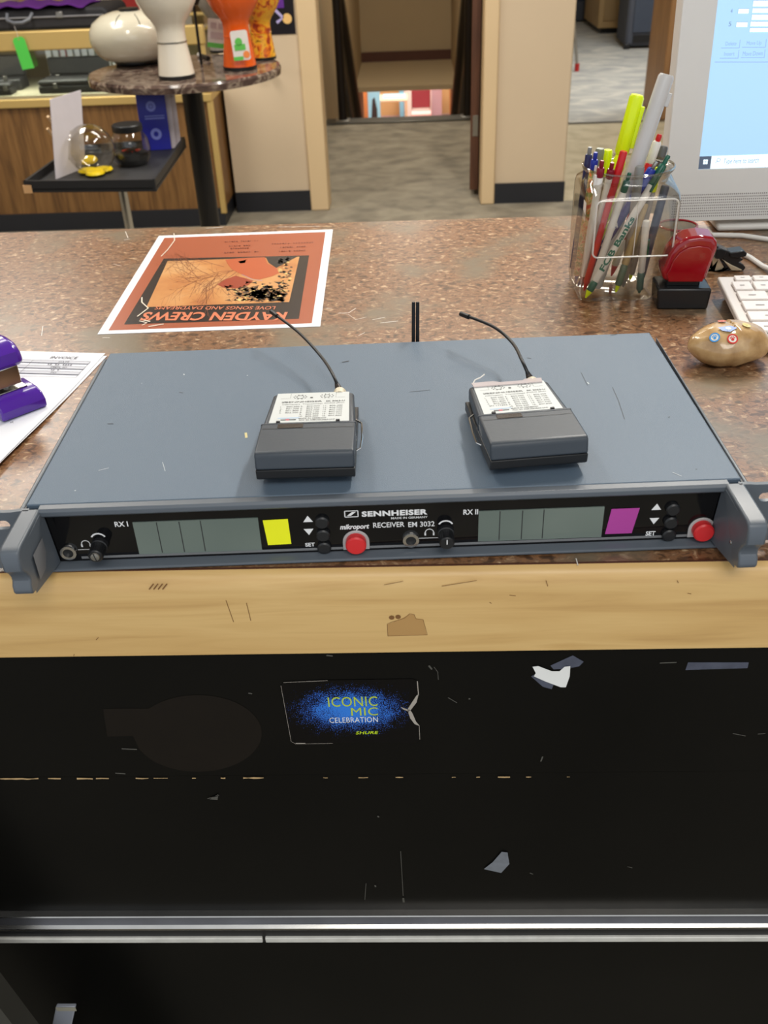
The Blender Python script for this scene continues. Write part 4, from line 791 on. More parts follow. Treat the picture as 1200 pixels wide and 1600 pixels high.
# dents and flecks on the cover
k = Ink()
def ctp(px, py): q = rl(px, py, z=.0442); return (q.x, q.y)
for pts, w_, mi in (([(384, 676), (385, 684)], .0022, 0), ([(168, 662), (177, 662)], .0010, 1), ([(280, 613), (286, 614)], .001, 1), ([(640, 612), (655, 611), (672, 609)], .0005, 1), ([(954, 524), (964, 522)], .0009, 1), ([(254, 722), (258, 736)], .0005, 2), ([(154, 735), (170, 731)], .0005, 2), ([(918, 597), (920, 600)], .001, 2), ([(1044, 652), (1047, 651)], .0009, 1), ([(965, 518), (966, 520)], .001, 1), ([(1087, 733), (1089, 733)], .0009, 1), ([(534, 566), (545, 564)], .0016, 1), ([(221, 599), (222, 599)], .0012, 2), ([(1051, 738), (1065, 744)], .0006, 2), ([(957, 605), (966, 625), (976, 655)], .0005, 1), ([(908, 582), (918, 602)], .0004, 1), ([(824, 559), (830, 560)], .0009, 1), ([(386, 586), (387, 587)], .001, 2), ([(287, 584), (288, 586)], .0012, 2), ([(117, 766), (118, 767)], .0012, 2)):
    k.line([ctp(*q) for q in pts], w_*.75, mi)
ink('scuff_marks', k, [mat('fleck_tan', (204, 192, 140), .6), mat('dent_dark', (44, 48, 54), .5), mat('fleck_pale', (180, 186, 190), .5)], rc, (0, 0, .0442))

# ================================================================== BODYPACK TRANSMITTERS
body_m = mat('transmitter_body', (54, 61, 69), .42, bump=.05, scale=500); label_m = mat('silver_white_label', (200, 204, 203), .4, .0)
def transmitter(name_lab, near, rot, nums, clip_side, film):
    t = thing('bodypack_transmitter', name_lab, 'transmitter', near, (math.radians(-3.1), 0, rot))
    W = .0300
    obj('battery_housing', MB().prism([(.0, .0076), (.0010, .0168), (.0030, .0186), (.0405, .0192), (.0405, .0076)], -W, W), body_m, t, bevel=.0018, seg=3)
    obj('lower_shell', MB().prism([(.0026, .0002), (.0006, .0016), (.0, .0075), (.0892, .0075), (.0892, .0010)], -W, W), black_pl, t, bevel=.0006)
    mb = MB(); v = [(-.0296, .0408), (.0296, .0408), (.0274, .0912), (-.0274, .0912)]
    mb.prism(v, .0070, .0176, 'z'); obj('upper_housing', mb, body_m, t, bevel=.0022, seg=3)
    obj('ridge', MB().box(-.0303, .0303, .0404, .0430, .0080, .0189), body_m, t, bevel=.001)
    obj('dark_window', MB().box(-.0190, -.0030, .0340, .0396, .0185, .01945), mat('brown_window', (52, 42, 36), .2), t)
    k = Ink().line([(-.0285, .0336), (.0285, .0336)], .0004); ink('seam_line', k, black_pl, t, (0, 0, .0193))
    lb = obj('label_plate', MB().prism([(-.0256, .0446), (.0256, .0446), (.0242, .0908), (-.0242, .0908)], .0176, .0181, 'z'), label_m, t)
    k = Ink(); X0, X1 = -.0215, .0215
    k.ring(-.0085, .0920, .0022, .0026); k.ring(.0095, .0925, .0018, .0022); k.disc(-.0008, .0905, .0011, n=12)
    for cx, cy_ in ((-.0085, .0920), (.0095, .0925)):
        for i in range(10): a_ = i*.628; k.rect(cx+.0042*math.cos(a_)-.0004, cx+.0042*math.cos(a_)+.0004, cy_+.0032*math.sin(a_)-.0005, cy_+.0032*math.sin(a_)+.0005)
    k.line([(-.0215, .0900), (-.0150, .0900), (-.0150, .0975)], .0002).line([(.0215, .0900), (.0155, .0900), (.0155, .0980)], .0002)
    k.text('SENNHEISER', -.0055, .0840, .0245, .0022, bold=.02); k.text(nums[0], .0155, .0840, .0125, .0022, bold=.02)
    k.text('mikroport  Transmitter', -.0060, .0800, .0270, .0022); k.text('pocket phon', .0150, .0806, .0130, .0020)
    k.line([(-.0200, .0830), (-.0175, .0830), (-.0175, .0850), (-.0200, .0850), (-.0200, .0830)], .0003).line([(-.0197, .0832), (-.0178, .0848)], .0006)
    cols = [(-.0205, 1, 4), (-.0070, 5, 10), (.0080, 11, 16)]
    vals = ['800.200', '801.700', '801.800', '802.200', '803.000', '804.100', '804.700', '805.100', '805.900', '806.200', '806.400', '806.700', '807.100', '807.300', '807.700', '807.800']
    for x, a, b in cols:
        for i in range(a, b+1):
            y = .0765-(i-a)*.0031; k.text('%d.' % i, x, y, None, .0017, align='LEFT'); k.text(vals[i-1], x+.0040, y, .0085, .0017, align='LEFT')
    k.text('MADE IN GERMANY', .0020, .0578, .0180, .0018, bold=.01); k.text('FCC ID: ' + nums[1], .0050, .0552, .0230, .0018, bold=.01)
    k.rect(-.0185, -.0085, .0556, .0570); k.rect(-.0152, -.0128, .0554, .0576, 1); k.rect(-.0205, -.0065, .0582, .0598, 2)
    if len(nums) > 2: k.text(nums[2], -.0140, .0640, .0120, .0018)
    ink('printed_lettering', k, [mat('label_ink', (84, 86, 84), .6), mat('switch_red', (214, 120, 130), .5), mat('pale_blue_ink', (170, 190, 210), .5)], lb, (0, -.0080, .0182))
    for x in (-.0195, .0185): obj('rivet', MB().box(x-.0012, x+.0012, .0428, .0448, .0180, .0194), ink_black, t)
    cs = clip_side
    obj('belt_clip', MB().prism([(.012, -.0046), (.012, -.0030), (.084, .0008), (.084, -.0004)], -.012, .012).box(-.011, .011, .012, .018, -.0032, .0004), steel, t, bevel=.0006)
    obj('clip_wire', MB().tube([(cs*.0285, .030, .0030), (cs*.0325, .032, .0045), (cs*.0335, .040, .0075), (cs*.0330, .056, .0105), (cs*.0295, .060, .0110)], .0007, 8), chrome, t)
    obj('connector_ring', MB().cyl((.0175, .0905, .0145), (.0175, .0965, .0150), .0044, n=20), mat('cream_ring', (206, 196, 172), .4), t)
    if film:
        obj('clear_film', MB().prism([(-.0245, .0870), (.0225, .0870), (.0235, .0935), (.012, .0940), (.010, .0915), (-.006, .0915), (-.010, .0940), (-.0250, .0935)], .0185, .0191, 'z'), mat('milky_film', (220, 208, 208), .2, alpha=.6, coat=.5), t)
        obj('curled_film', MB().tube([(-.024, .093, .0185), (-.022, .096, .020), (-.018, .097, .021), (-.015, .0985, .0225)], .0005, 6), white, t)
    return t
def antenna(t, pts, r, label=None):
    bpy.context.view_layer.update(); Mi = t.matrix_world.inverted(); P = [Mi @ p for p in pts]
    # smooth curve through the control points
    out = []
    for i in range(len(P)-1):
        p0, p1, p2, p3 = P[max(i-1, 0)], P[i], P[i+1], P[min(i+2, len(P)-1)]
        for s_ in range(8):
            u = s_/8; out.append(.5*((2*p1)+(-p0+p2)*u+(2*p0-5*p1+4*p2-p3)*u*u+(-p0+3*p1-3*p2+p3)*u**3))
    out.append(P[-1]); an = obj('whip_antenna', MB().tube(out, r, 12), black_pl, t)
    d = (P[-1]-P[-2]).normalized(); obj('tip_cap', MB().cyl(P[-1]-d*.008, P[-1]+d*.0015, r*1.6), black_pl, an)
    d = (out[1]-out[0]).normalized(); obj('strain_relief', MB().rod(out[0]-d*.003, out[0]+d*.008, [(.0036, 0), (.0032, .3), (.0018, .8), (r, 1)]), mat('brown_black', (48, 40, 36), .4), an)
def rw(x, y, z): return Matrix.Rotation(RROT, 3, 'Z') @ Vector((x, y, z)) + Vector((0, 0, CT))
a, b = rl(402, 747, z=.052), rl(553, 742, z=.052); mid = (a+b)/2
t1 = transmitter('left bodypack transmitter, straight on the receiver, wire clip on its right side', rw(mid.x, mid.y, .0492), RROT+math.atan2(b.y-a.y, b.x-a.x)-.005, ('SK 3063-U', 'DMOSK3063-UHF'), 1, False)
t2_ = None
bpy.context.view_layer.update()
base = t1.matrix_world @ Vector((.0175, .0965, .0151))
antenna(t1, [base, at(520, 585, Y=base.y+.012), at(500, 555, Y=.165), at(466, 519, Y=.20), at(425, 488, Y=.232)], .0011)
a, b = rl(770, 732, z=.052), rl(915, 720, z=.052); mid = (a+b)/2
t2 = transmitter('right bodypack transmitter, turned askew, clear film over the top of its label', rw(mid.x, mid.y, .0492), RROT+math.atan2(b.y-a.y, b.x-a.x), ('SK 3063-U', 'DMOSK3063-UHF', 'SN 177352'), -1, True)
bpy.context.view_layer.update()
base = t2.matrix_world @ Vector((.0175, .0965, .0151))
antenna(t2, [base, at(816, 564, Y=base.y+.010), at(800, 535, Y=.172), at(770, 510, Y=.195), at(722, 491, Y=.222)], .0012)

# ================================================================== COMPUTER
tilt = math.radians(-6)
mo = thing('desktop_monitor', 'all-in-one computer with a pale pinkish bezel and lit bluish screen', 'computer', (at(1032, 347, Y=.62).x, .62, at(1032, 347, Y=.62).z), (tilt, 0, 0))
bez = mat('pinkish_white_plastic', (222, 220, 216), .4, var=.02)
MW = .56
obj('casing', MB().box(0, MW, .002, .030, 0, .38), bez, mo, bevel=.004, seg=3)
# bezel ring
obj('bezel', holed([(0, 0), (MW, 0), (MW, .38), (0, .38)], [[(.036, .0565), (MW-.036, .0565), (MW-.036, .352), (.036, .352)]], .003), bez, mo, loc=(0, .0005, 0), rot=UPR, bevel=.0008)
scr = mat('lit_screen', (150, 186, 214), .3, emis=.82, var=.01, scale=2)
so = obj('screen', MB().box(.036, MW-.036, .0010, .0020, .0565, .352), scr, mo)
k = Ink()
MI = Matrix.Rotation(-tilt, 3, 'X')
def ml(px, py):
    o_ = MI @ (CAM-mo.location); d = MI @ ray(px, py); t_ = (0-o_.y)/d.y; q = o_+d*t_; return q.x, q.z
def mr(x0, y0, x1, y1, mi, z=0): k.poly([ml(x0, y1), ml(x1, y1), ml(x1+(y1-y0)*.12, y0), ml(x0+(y1-y0)*.12, y0)], mi, z)
a, b = ml(1092, 262), ml(1092, 232); zt0, zt1 = .0622, .0622+(b[1]-a[1])*.62*1.3
zt1 = ml(1110, 244)[1]
k.rect(.036, MW-.036, .0566, zt1, 1); k.rect(.036, .036+(ml(1112, 255)[0]-ml(1093, 255)[0]), .0566, zt1, 2, .0001)
def mt(s_, x0, x1, y0, y1, mi=3, **kw):
    a, b = ml(x0, (y0+y1)/2), ml(x1, (y0+y1)/2); hh_ = ml((x0+x1)/2, y0)[1]-ml((x0+x1)/2, y1)[1]; k.text(s_, (a[0]+b[0])/2, ml((x0+x1)/2, (y0+y1)/2)[1], b[0]-a[0], hh_, mi=mi, z=.0002, **kw)
mt('Type here to search', 1131, 1186, 247, 258, shear=.1); mt('4', 1142, 1145, 14, 20); mt('5', 1139, 1143, 34, 41)
mt('Delete', 1134, 1151, 65, 71, 4); mt('Move Up', 1167, 1190, 64, 72, 4); mt('Insert', 1132, 1148, 81, 87, 4); mt('Move Down', 1161, 1192, 80, 87, 4)
for x0, y0, x1, y1 in ((1153, 13, 1170, 21), (1150, 34, 1168, 42), (1176, 0, 1240, 10), (1175, 12, 1240, 20), (1174, 22, 1240, 31), (1172, 33, 1240, 41), (1171, 43, 1240, 50)):
    mr(x0, y0, x1, y1, 4, .0001); mr(x0+.6, y0+1, x1-.3, y1, 5, .0002)
for x0, y, x1 in ((1127, 75, 1155), (1160, 74, 1196), (1125, 91, 1154), (1158, 90, 1195), (1117, 97, 1240)): k.line([ml(x0, y), ml(x1, y)], .0006, 4)
for x, y0, y1 in ((1157, 62, 75), (1198, 61, 74), (1155, 78, 91), (1196, 77, 90)): k.line([ml(x, y0), ml(x-1.5, y1)], .0006, 4)
x, z = ml(1123, 250); k.ring(x, z, .0016, .0021, mi=3, z=.0002).line([(x-.0014, z-.0014), (x-.0034, z-.0034)], .0005, 3, .0002)
wx, wz = ml(1102.5, 253)
for dx in (-.0024, .0002):
    for dz in (-.0024, .0002): k.rect(wx+dx, wx+dx+.0022, wz+dz, wz+dz+.0022, 5, .0003)
def em(name, c, e): return mat(name, c, .4, emis=e)
ink('screen_contents', k, [scr, em('taskbar_white', (220, 238, 246), .85), em('start_tile', (74, 86, 106), .55), em('screen_text', (110, 130, 160), .6), em('screen_line', (130, 158, 190), .7), em('field_white', (226, 244, 250), .9)], so, (0, .0008, 0), UPR)
mb = MB(); z0g, z1g = .0055, ml(1100, 304)[1]; nx, nz = 150, 9
for j in range(nz):
    for i in range(nx):
        x = .012+i*.00225; z = z0g+(z1g-z0g)*j/(nz-1)
        mb.poly([(x+.00062*math.cos(a_), -.00125, z+.00075*math.sin(a_)) for a_ in (0, 1.05, 2.1, 3.14, 4.19, 5.24)])
obj('speaker_grille', mb, mat('grille_hole', (104, 92, 92), .8), mo)
fz = mo.location.z
st_ = thing('tmp', '', ''); bpy.data.objects.remove(st_)
q = at(1122, 352, Z=.008)
obj('stand_foot', MB().box(q.x-mo.location.x, q.x-mo.location.x+.26, q.y-mo.location.y-.0, q.y-mo.location.y+.06, .0005-(fz-CT), .008-(fz-CT)), white, mo, bevel=.003, rot=(-tilt, 0, 0))
obj('stand_neck', MB().box(.22, .34, .03, .046, -.008, .2), white, mo, bevel=.003)
tag(obj('white_cable', MB().tube([at(1090, 367, Z=.003), at(1120, 367, Z=.003), at(1160, 368, Z=.003), at(1200, 374, Z=.003), at(1260, 390, Z=.003)], .0026, 10), white), 'white cable lying in front of the computer stand', 'cable')
tag(obj('white_cable', MB().tube([at(1150, 392, Z=.003), at(1172, 402, Z=.003), at(1192, 416, Z=.003), at(1212, 424, Z=.006)], .0026, 10), white), 'white cable running to the back of the keyboard', 'cable')
# keyboard
kb = thing('computer_keyboard', 'white computer keyboard at the right edge of the counter', 'keyboard', (at(1121, 432, Z=.02).x, at(1121, 432, Z=.02).y, CT), (0, 0, math.radians(-3)))
KD = .138; ang = math.atan2(.012, KD); kbw = mat('keyboard_white', (214, 206, 200), .45, var=.02)
def kt(y): return .020+(y)*(.012/KD)
obj('case', MB().prism([(0, .0135), (0, .020), (-KD, .008), (-KD, .0015)], 0, .30), kbw, kb, bevel=.0015)
obj('rear_riser', MB().box(.006, .03, -.035, -.004, .0004, .014).box(.26, .29, -.035, -.004, .0004, .014), white, kb, bevel=.004)
key_rows = [(-.004, .0100, [(.014+i*.0175, .0150) for i in range(16)]), (-.0170, .0170, [(.009+i*.0192, .0170) for i in range(14)]), (-.0375, .0170, [(.009, .0265)]+[(.038+i*.0192, .0170) for i in range(13)]), (-.0580, .0170, [(.009, .031)]+[(.0430+i*.0192, .0170) for i in range(12)]), (-.0785, .0170, [(.009, .041)]+[(.053+i*.0192, .0170) for i in range(12)]), (-.0990, .0170, [(.009, .024), (.036, .022), (.061, .022), (.086, .10), (.19, .022), (.216, .022)])]
keym = mat('key_white', (224, 216, 210), .4, var=.02); km2 = mat('key_legend', (150, 146, 146), .6)
for y, d_, ks in key_rows:
    for x, w2 in ks:
        if x+w2 > .13: continue
        kk_ = obj('key', MB().box(x, x+w2, y-d_, y, .0004, .0030, Matrix.Translation((0, 0, .020)) @ Matrix.Rotation(ang, 4, 'X')), keym, kb, bevel=.0008)
k = Ink()
for y, d_, ks in key_rows:
    for x, w2 in ks:
        if x < .13: k.rect(x+w2*.35, x+w2*.6, y-d_*.6, y-d_*.5)
lg = ink('key_legends', k, km2, kb, (0, 0, 0)); lg.matrix_local = Matrix.Translation((0, 0, .02032+.003)) @ Matrix.Rotation(ang, 4, 'X')

# ================================================================== STAMP, STAPLE REMOVER, CUP, ROCK
sx0, sx1 = at(1031, 485, Z=0), at(1106, 487, Z=0)
t = thing('ink_stamp', 'self-inking stamp with a glossy red cap on a black base', 'stamp', ((sx0.x+sx1.x)/2, sx0.y+.014, CT), (0, 0, math.radians(-4)))
bp = mat('stamp_black', (30, 31, 33), .25)
obj('base', MB().prism([(-.0235, 0), (.0235, 0), (.0250, .018), (.0245, .021), (-.0245, .021), (-.0250, .018)], -.014, .022, 'y'), bp, t, bevel=.002)
obj('neck', MB().box(-.017, .015, -.006, .014, .0195, .034), bp, t, bevel=.002)
rd = mat('glossy_red', (140, 6, 22), .12, coat=.5, var=.03)
arch = [(-.020, .027), (.018, .027), (.0245, .058), (.0235, .064), (.019, .0685), (.008, .0700), (-.004, .0680), (-.0125, .0620), (-.0180, .0530), (-.0205, .0420), (-.0235, .0360)]
obj('cap', MB().prism(arch, -.012, .018, 'y'), rd, t, bevel=.004, seg=4)
obj('cap_lip', MB().prism([(p_[0]*.82+.0005, .0275+(p_[1]-.0275)*.80) for p_ in arch], -.0135, -.0115, 'y'), rd, t, bevel=.001)
# staple remover
t = thing('staple_remover', 'black and cream claw staple remover lying behind the red stamp', 'staple remover', (at(1140, 425, Z=0).x-.0, at(1140, 425, Z=0).y+.004, CT))
crm = mat('cream_metal', (206, 192, 164), .25, .5)
def px2(px, py): q = at(px, py, Y=t.location.y); return (q.x-t.location.x, q.z-CT)
for s_, (pts, mm, nm, y0, y1) in enumerate((
    ([(1112, 380), (1120, 383), (1150, 397), (1160, 404), (1143, 414), (1135, 408), (1128, 402), (1115, 388)], bp, 'upper_grip', -.004, .012),
    ([(1138, 392), (1160, 389), (1165, 393), (1163, 398), (1148, 401), (1138, 399)], bp, 'thumb_rest', -.006, .010),
    ([(1117, 386), (1122, 384), (1133, 388), (1126, 402), (1114, 400)], bp, 'spring_housing', -.008, .008),
    ([(1126, 402), (1132, 398), (1160, 412), (1164, 417), (1160, 424), (1143, 421)], bp, 'lower_grip', -.003, .013),
    ([(1128, 404), (1140, 411), (1157, 419), (1158, 421), (1141, 421)], crm, 'metal_jaw', -.0045, .003),
    ([(1136, 423), (1162, 418), (1160, 427), (1138, 431)], crm, 'metal_jaw', -.002, .008),
    ([(1125, 406), (1142, 415), (1138, 426), (1122, 432), (1110, 432), (1127, 425), (1132, 417)], bp, 'lower_jaw', -.003, .008),
    ([(1112, 401), (1122, 405), (1131, 416), (1126, 424), (1106, 430), (1104, 436), (1103, 445), (1112, 444), (1112, 402)], crm, 'claw', -.001, .006))):
    z_ = [px2(*q) for q in pts]; z_ = [(u_, max(.0006, v_)) for u_, v_ in z_]
    obj(nm, MB().prism(z_, y0, y1, 'y'), mm, t, bevel=.0008)
obj('rivet', MB().cyl((px2(1155, 424)[0], -.004, px2(1155, 424)[1]), (px2(1155, 424)[0], -.0015, px2(1155, 424)[1]), .0015), steel, t)
q = at(1066, 432, Z=0); t = thing('clip_cup', 'clear greenish plastic cup with a thin red rim between the pen jar and stamp', 'cup', (q.x+.004, q.y+.055, CT))
gcl = mat('smoky_green_plastic', (138, 136, 110), .15, trans=.0, alpha=.8, coat=.5, var=.2, scale=60)
obj('cup_body', MB().lathe([(.018, .0008), (.021, .004), (.022, .020), (.021, .030), (.0195, .036)], 36, cap=False), gcl, t)
obj('cup_base', MB().lathe([(0, .0006), (.0185, .0006), (.0185, .002), (0, .002)], 36), gcl, t)
obj('red_rim', MB().tube([(.0196*math.cos(a_/24*6.283), .0196*math.sin(a_/24*6.283), .0362) for a_ in range(25)], .0012, 8), rd, t)
obj('paper_clips', MB().lathe([(0, .003), (.017, .003), (.019, .014), (.010, .020), (0, .022)], 18), mat('clip_mass', (130, 126, 112), .4, .4, bump=1, scale=120, var=.4), t, kind='stuff')

rk = thing('painted_rock', 'tan varnished rock painted with small coloured round badges', 'rock', (at(1138, 545, Z=.012).x, at(1138, 545, Z=.012).y, CT), (0, 0, math.radians(4)))
mb = MB(); r_ = random.Random(11); ra, rb_, rh = .0345, .0225, .0172
from mathutils import noise as NZ
def rkpt(th, ph, off=0):
    x, y, z = math.cos(ph)*math.cos(th), math.cos(ph)*math.sin(th), math.sin(ph)
    n_ = 1+.10*NZ.noise(Vector((x*1.3, y*1.3, z*1.3))+Vector((3, 1, 7)))+.02*NZ.noise(Vector((x*5, y*5, z*5)))
    ex = 1-.10*x*(.5+.5*x)                       # a blunter right end
    return Vector((ra*x*n_, rb_*y*n_*ex, rh*z*n_*(1.08 if x > 0 else .98)+rh*.97))*(1)+Vector((x*.7*off, y*.7*off, z*off))
NT, NP = 56, 28
vs = [[mb.bm.verts.new(rkpt(2*math.pi*i/NT, -math.pi/2+math.pi*(j+.5)/NP)) for i in range(NT)] for j in range(NP)]
for j in range(NP-1):
    for i in range(NT): mb.bm.faces.new((vs[j][i], vs[j][(i+1) % NT], vs[j+1][(i+1) % NT], vs[j+1][i]))
mb.bm.faces.new(vs[0][::-1]); mb.bm.faces.new(vs[-1])
rockm = ramp_mat('varnished_tan_rock', [(.3, (150, 116, 74)), (.5, (184, 150, 104)), (.7, (208, 176, 128))], 'noise', 60, rough=.22, detail=8, bump=.4, coat=.4)
obj('stone', mb, rockm, rk, smooth=60)
def badge(px, py, r, cols, sq=False):
    best = None
    bpy.context.view_layer.update(); Mi = rk.matrix_world.inverted(); o_ = Mi @ CAM; d = (Mi.to_3x3() @ ray(px, py)).normalized()
    for i in range(120):
        for j in range(60):
            p_ = rkpt(i/120*2*math.pi, math.pi/2*j/60); e2 = ((p_-o_).cross(d)).length
            if best is None or e2 < best[0]: best = (e2, i/120*2*math.pi, math.pi/2*j/60)
    c_ = rkpt(best[1], best[2]); g1 = (rkpt(best[1]+.05, best[2])-rkpt(best[1]-.05, best[2])).normalized(); g2 = (rkpt(best[1], best[2]+.05)-rkpt(best[1], best[2]-.05)).normalized()
    n_ = g1.cross(g2).normalized(); n_ = n_ if n_.z > 0 else -n_
    X = Vector((1, 0, 0)); X = (X-n_*X.dot(n_)).normalized(); Yv = n_.cross(X)
    M = Matrix((X, Yv, n_)).transposed().to_4x4(); M.translation = c_+n_*.0009
    k = Ink()
    if sq:
        k.poly([(r*1.5, 0), (r*.6, r*.8), (-r*1.5, r*.5), (-r*1.1, -r*.5), (0, -r*.9)], 0).disc(0, 0, r*.45, 1, z=.0002)
    else:
        k.ring(0, 0, r*.72, r, mi=0).disc(0, 0, r*.72, 1, z=-.0001).disc(0, -r*.12, r*.3, 0, n=10, z=.0001)
        for a_ in (.5, 1.2, 1.9, 2.6): k.disc(r*.45*math.cos(a_), r*.38*math.sin(a_), r*.13, 0, n=8, z=.0001)
    o = ink('painted_badge', k, cols, rk); o.matrix_local = M; return o
pw = mat('paint_white', (228, 224, 214), .4)
bc = lambda n, c: mat('paint_'+n, c, .35)
badge(1112, 509, .0036, [bc('navy', (62, 60, 130)), pw]); badge(1103, 520, .0034, [bc('pink', (222, 150, 160)), bc('pale_pink', (232, 190, 190))]); badge(1138, 515, .0052, [bc('blue', (40, 96, 178)), bc('sky', (150, 190, 220))], True)
badge(1165, 519, .0040, [bc('green', (130, 196, 140)), bc('pale_green', (190, 220, 180))]); badge(1117, 528, .0042, [bc('azure', (70, 150, 216)), pw]); badge(1144, 530, .0044, [bc('red', (204, 60, 54)), pw]); badge(1128, 503, .0034, [bc('salmon', (220, 110, 90)), bc('pale_salmon', (226, 160, 130))]); badge(1166, 509, .0036, [bc('yellow', (214, 200, 120)), bc('pale_yellow', (220, 206, 150))])

# ================================================================== PEN JAR
JX, JY = .2245, .449
jar = thing('pen_jar', 'clear plastic squarish jar full of pens and markers', 'jar', (JX, JY, CT), (0, 0, math.radians(1)))
def sq(hx, hy, pw_, z, cx=0, cy=0, n=64):
    out = []
    for i in range(n):
        a_ = 2*math.pi*i/n; c_, s_ = math.cos(a_), math.sin(a_); e2 = 2/pw_
        out.append(Vector((cx+hx*math.copysign(abs(c_)**e2, c_), cy+hy*math.copysign(abs(s_)**e2, s_), z)))
    return out
lay = [sq(.034, .036, 6, .0010, -.006), sq(.0365, .039, 7, .0025, -.006), sq(.0385, .042, 8, .012, -.005), sq(.0425, .050, 9, .044, 0), sq(.0430, .0515, 9, .050, 0), sq(.0425, .0500, 9, .098, 0), sq(.0420, .0480, 7, .104, 0), sq(.0400, .0420, 3.5, .110, 0), sq(.0395, .0395, 2, .1135, 0), sq(.0395, .0395, 2, .117, 0), sq(.0420, .0420, 2, .118, 0), sq(.0425, .0425, 2, .1195, 0), sq(.0418, .0418, 2, .121, 0)]
mb = MB(); vs = [[mb.bm.verts.new(p_) for p_ in L_] for L_ in lay]
for a, b in zip(vs, vs[1:]):
    for i in range(64): mb.bm.faces.new((a[i], a[(i+1) % 64], b[(i+1) % 64], b[i]))
mb.bm.faces.new(vs[0][::-1]); obj('jar_body', mb, clear, jar, solid=0, smooth=50)
obj('rim', MB().tube([(.0420*math.cos(a_/40*6.2832), .0420*math.sin(a_/40*6.2832), .1205) for a_ in range(41)], .0011, 8), clear, jar)
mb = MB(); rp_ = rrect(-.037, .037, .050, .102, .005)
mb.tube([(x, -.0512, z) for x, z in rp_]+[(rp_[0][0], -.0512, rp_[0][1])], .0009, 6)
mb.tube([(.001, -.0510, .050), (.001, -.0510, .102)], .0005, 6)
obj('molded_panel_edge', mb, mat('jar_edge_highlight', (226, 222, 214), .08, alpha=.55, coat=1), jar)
obj('small_label', MB().box(-.0426, -.0423, -.030, -.018, .078, .095), white, jar, rot=(0, 0, 0))
mg = []
def pen(kind, label, T, B, r, segs, clip=None, ribs=0, cat='pen', tipcol=None):
    """T = (px, py, Y) of the upper end, B = (px, py, Z) or point of the lower end; segs = [(name, from, to, material, radius factor)] from the top"""
    top = at(T[0], T[1], Y=T[2]); bot = G(*B)
    t = thing(kind, label, cat, bot)
    top = top-bot; L_ = top.length
    q_ = top.to_track_quat('Z', 'Y')
    for nm, f0, f1, mm, rf in segs:
        z0, z1 = L_*(1-f1), L_*(1-f0); ed = min(r*.35, (z1-z0)*.3)
        prof = [(r*rf*.8, z0), (r*rf, z0+ed), (r*rf, z1-ed), (r*rf*.8, z1)]
        if nm == 'tip': prof = [(r*.18, z0), (r*.45, z0+(z1-z0)*.35), (r*rf, z1)]
        if ribs and nm == 'barrel':
            prof = [(r*rf*.9, z0)]; n_ = ribs
            for i in range(n_*6+1): u = i/(n_*6); prof.append((r*rf*(1-.2*(math.cos(u*n_*6.283)*.5+.5)**3), z0+(z1-z0)*(.01+.97*u)))
            prof.append((r*rf*.8, z1))
        o = obj(nm, MB().lathe(prof, 20), mm, t); o.rotation_mode = 'QUATERNION'; o.rotation_quaternion = q_
    if clip:
        mm, f0, f1, ca = clip
        d_ = top.normalized(); sv = {'R': Vector((1, -.25, 0)), 'L': Vector((-1, -.25, 0)), 'F': Vector((.3, -1, 0))}[ca]; sv = (sv-d_*sv.dot(d_)).normalized()
        Mc = Matrix((sv.cross(d_), sv, d_)).transposed().to_4x4()
        obj('clip', MB().box(-r*.3, r*.3, r*.9, r*1.45, L_*(1-f1), L_*(1-f0), Mc), mm, t, bevel=r*.1)
    return t
P = lambda n, c, **kw: mat('pen_'+n, c, .3, **kw)
wh, red, grn, blu, mrn, gry, prp, gld, nvy = P('white', (226, 222, 216)), P('red', (196, 24, 32)), P('green', (24, 88, 70)), P('blue', (28, 48, 150)), P('maroon', (128, 16, 40)), P('grey', (130, 132, 130)), P('purple', (66, 54, 116)), P('gold', (180, 156, 110)), P('navy', (40, 42, 84))
lgry = P('light_grey', (192, 190, 188)); neon = mat('neon_yellow', (224, 246, 10), .3, emis=.0); flo = ramp_mat('floral_print', [(.35, (206, 70, 44)), (.48, (226, 190, 130)), (.56, (120, 150, 70)), (.68, (232, 120, 60))], 'noise', 160, rough=.35, detail=2)
bx = lambda dx, dy, z=.006: (JX+dx-.005, JY+dy, z)
pen('paddle_marker', 'tall light grey rounded stick, tallest in the pen jar', (1042, 116, .455), bx(-.018, -.010), .0072, [('barrel', 0, 1, lgry, 1)], cat='marker', clip=(lgry, .07, .13, 'R'))
pen('highlighter', 'tall fluorescent yellow ribbed highlighter in the pen jar', (996, 148, .462), bx(-.022, .012), .0067, [('cap', 0, .30, neon, 1), ('barrel', .30, .93, neon, .93), ('tip', .93, 1, neon, .7)], clip=(neon, .05, .26, 'R'), ribs=7, cat='marker')
pen('marker_pen', 'red pen with a thick white band and red button beside the grey stick', (1031, 210, .470), bx(.004, .020), .0042, [('button', 0, .045, red, .6), ('collar', .045, .19, wh, 1), ('barrel', .19, .72, red, .96), ('lower_barrel', .72, .92, wh, .9), ('tip', .92, 1, red, .8)])
pen('felt_pen', 'slim red capped felt pen leaning left in front', (975, 236, .424), bx(-.030, -.020), .0033, [('cap', 0, .32, red, 1.08), ('barrel', .32, .94, P('clear_red', (206, 60, 50)), .95), ('tip', .94, 1, red, .7)])
pen('ballpoint_pen', 'floral-patterned pen with a bright blue button at the left', (931, 238, .430), bx(-.035, .002), .0034, [('button', 0, .05, blu, .6), ('collar', .05, .12, blu, 1.02), ('barrel', .12, .93, flo, 1), ('tip', .93, 1, blu, .7)], clip=(wh, .08, .2, 'F'))
pen('ballpoint_pen', 'dark navy clicker pen at the far left rim of the jar', (922, 230, .450), bx(-.036, .022), .0034, [('button', 0, .05, gry, .6), ('barrel', .05, .93, nvy, 1), ('tip', .93, 1, gry, .7)])
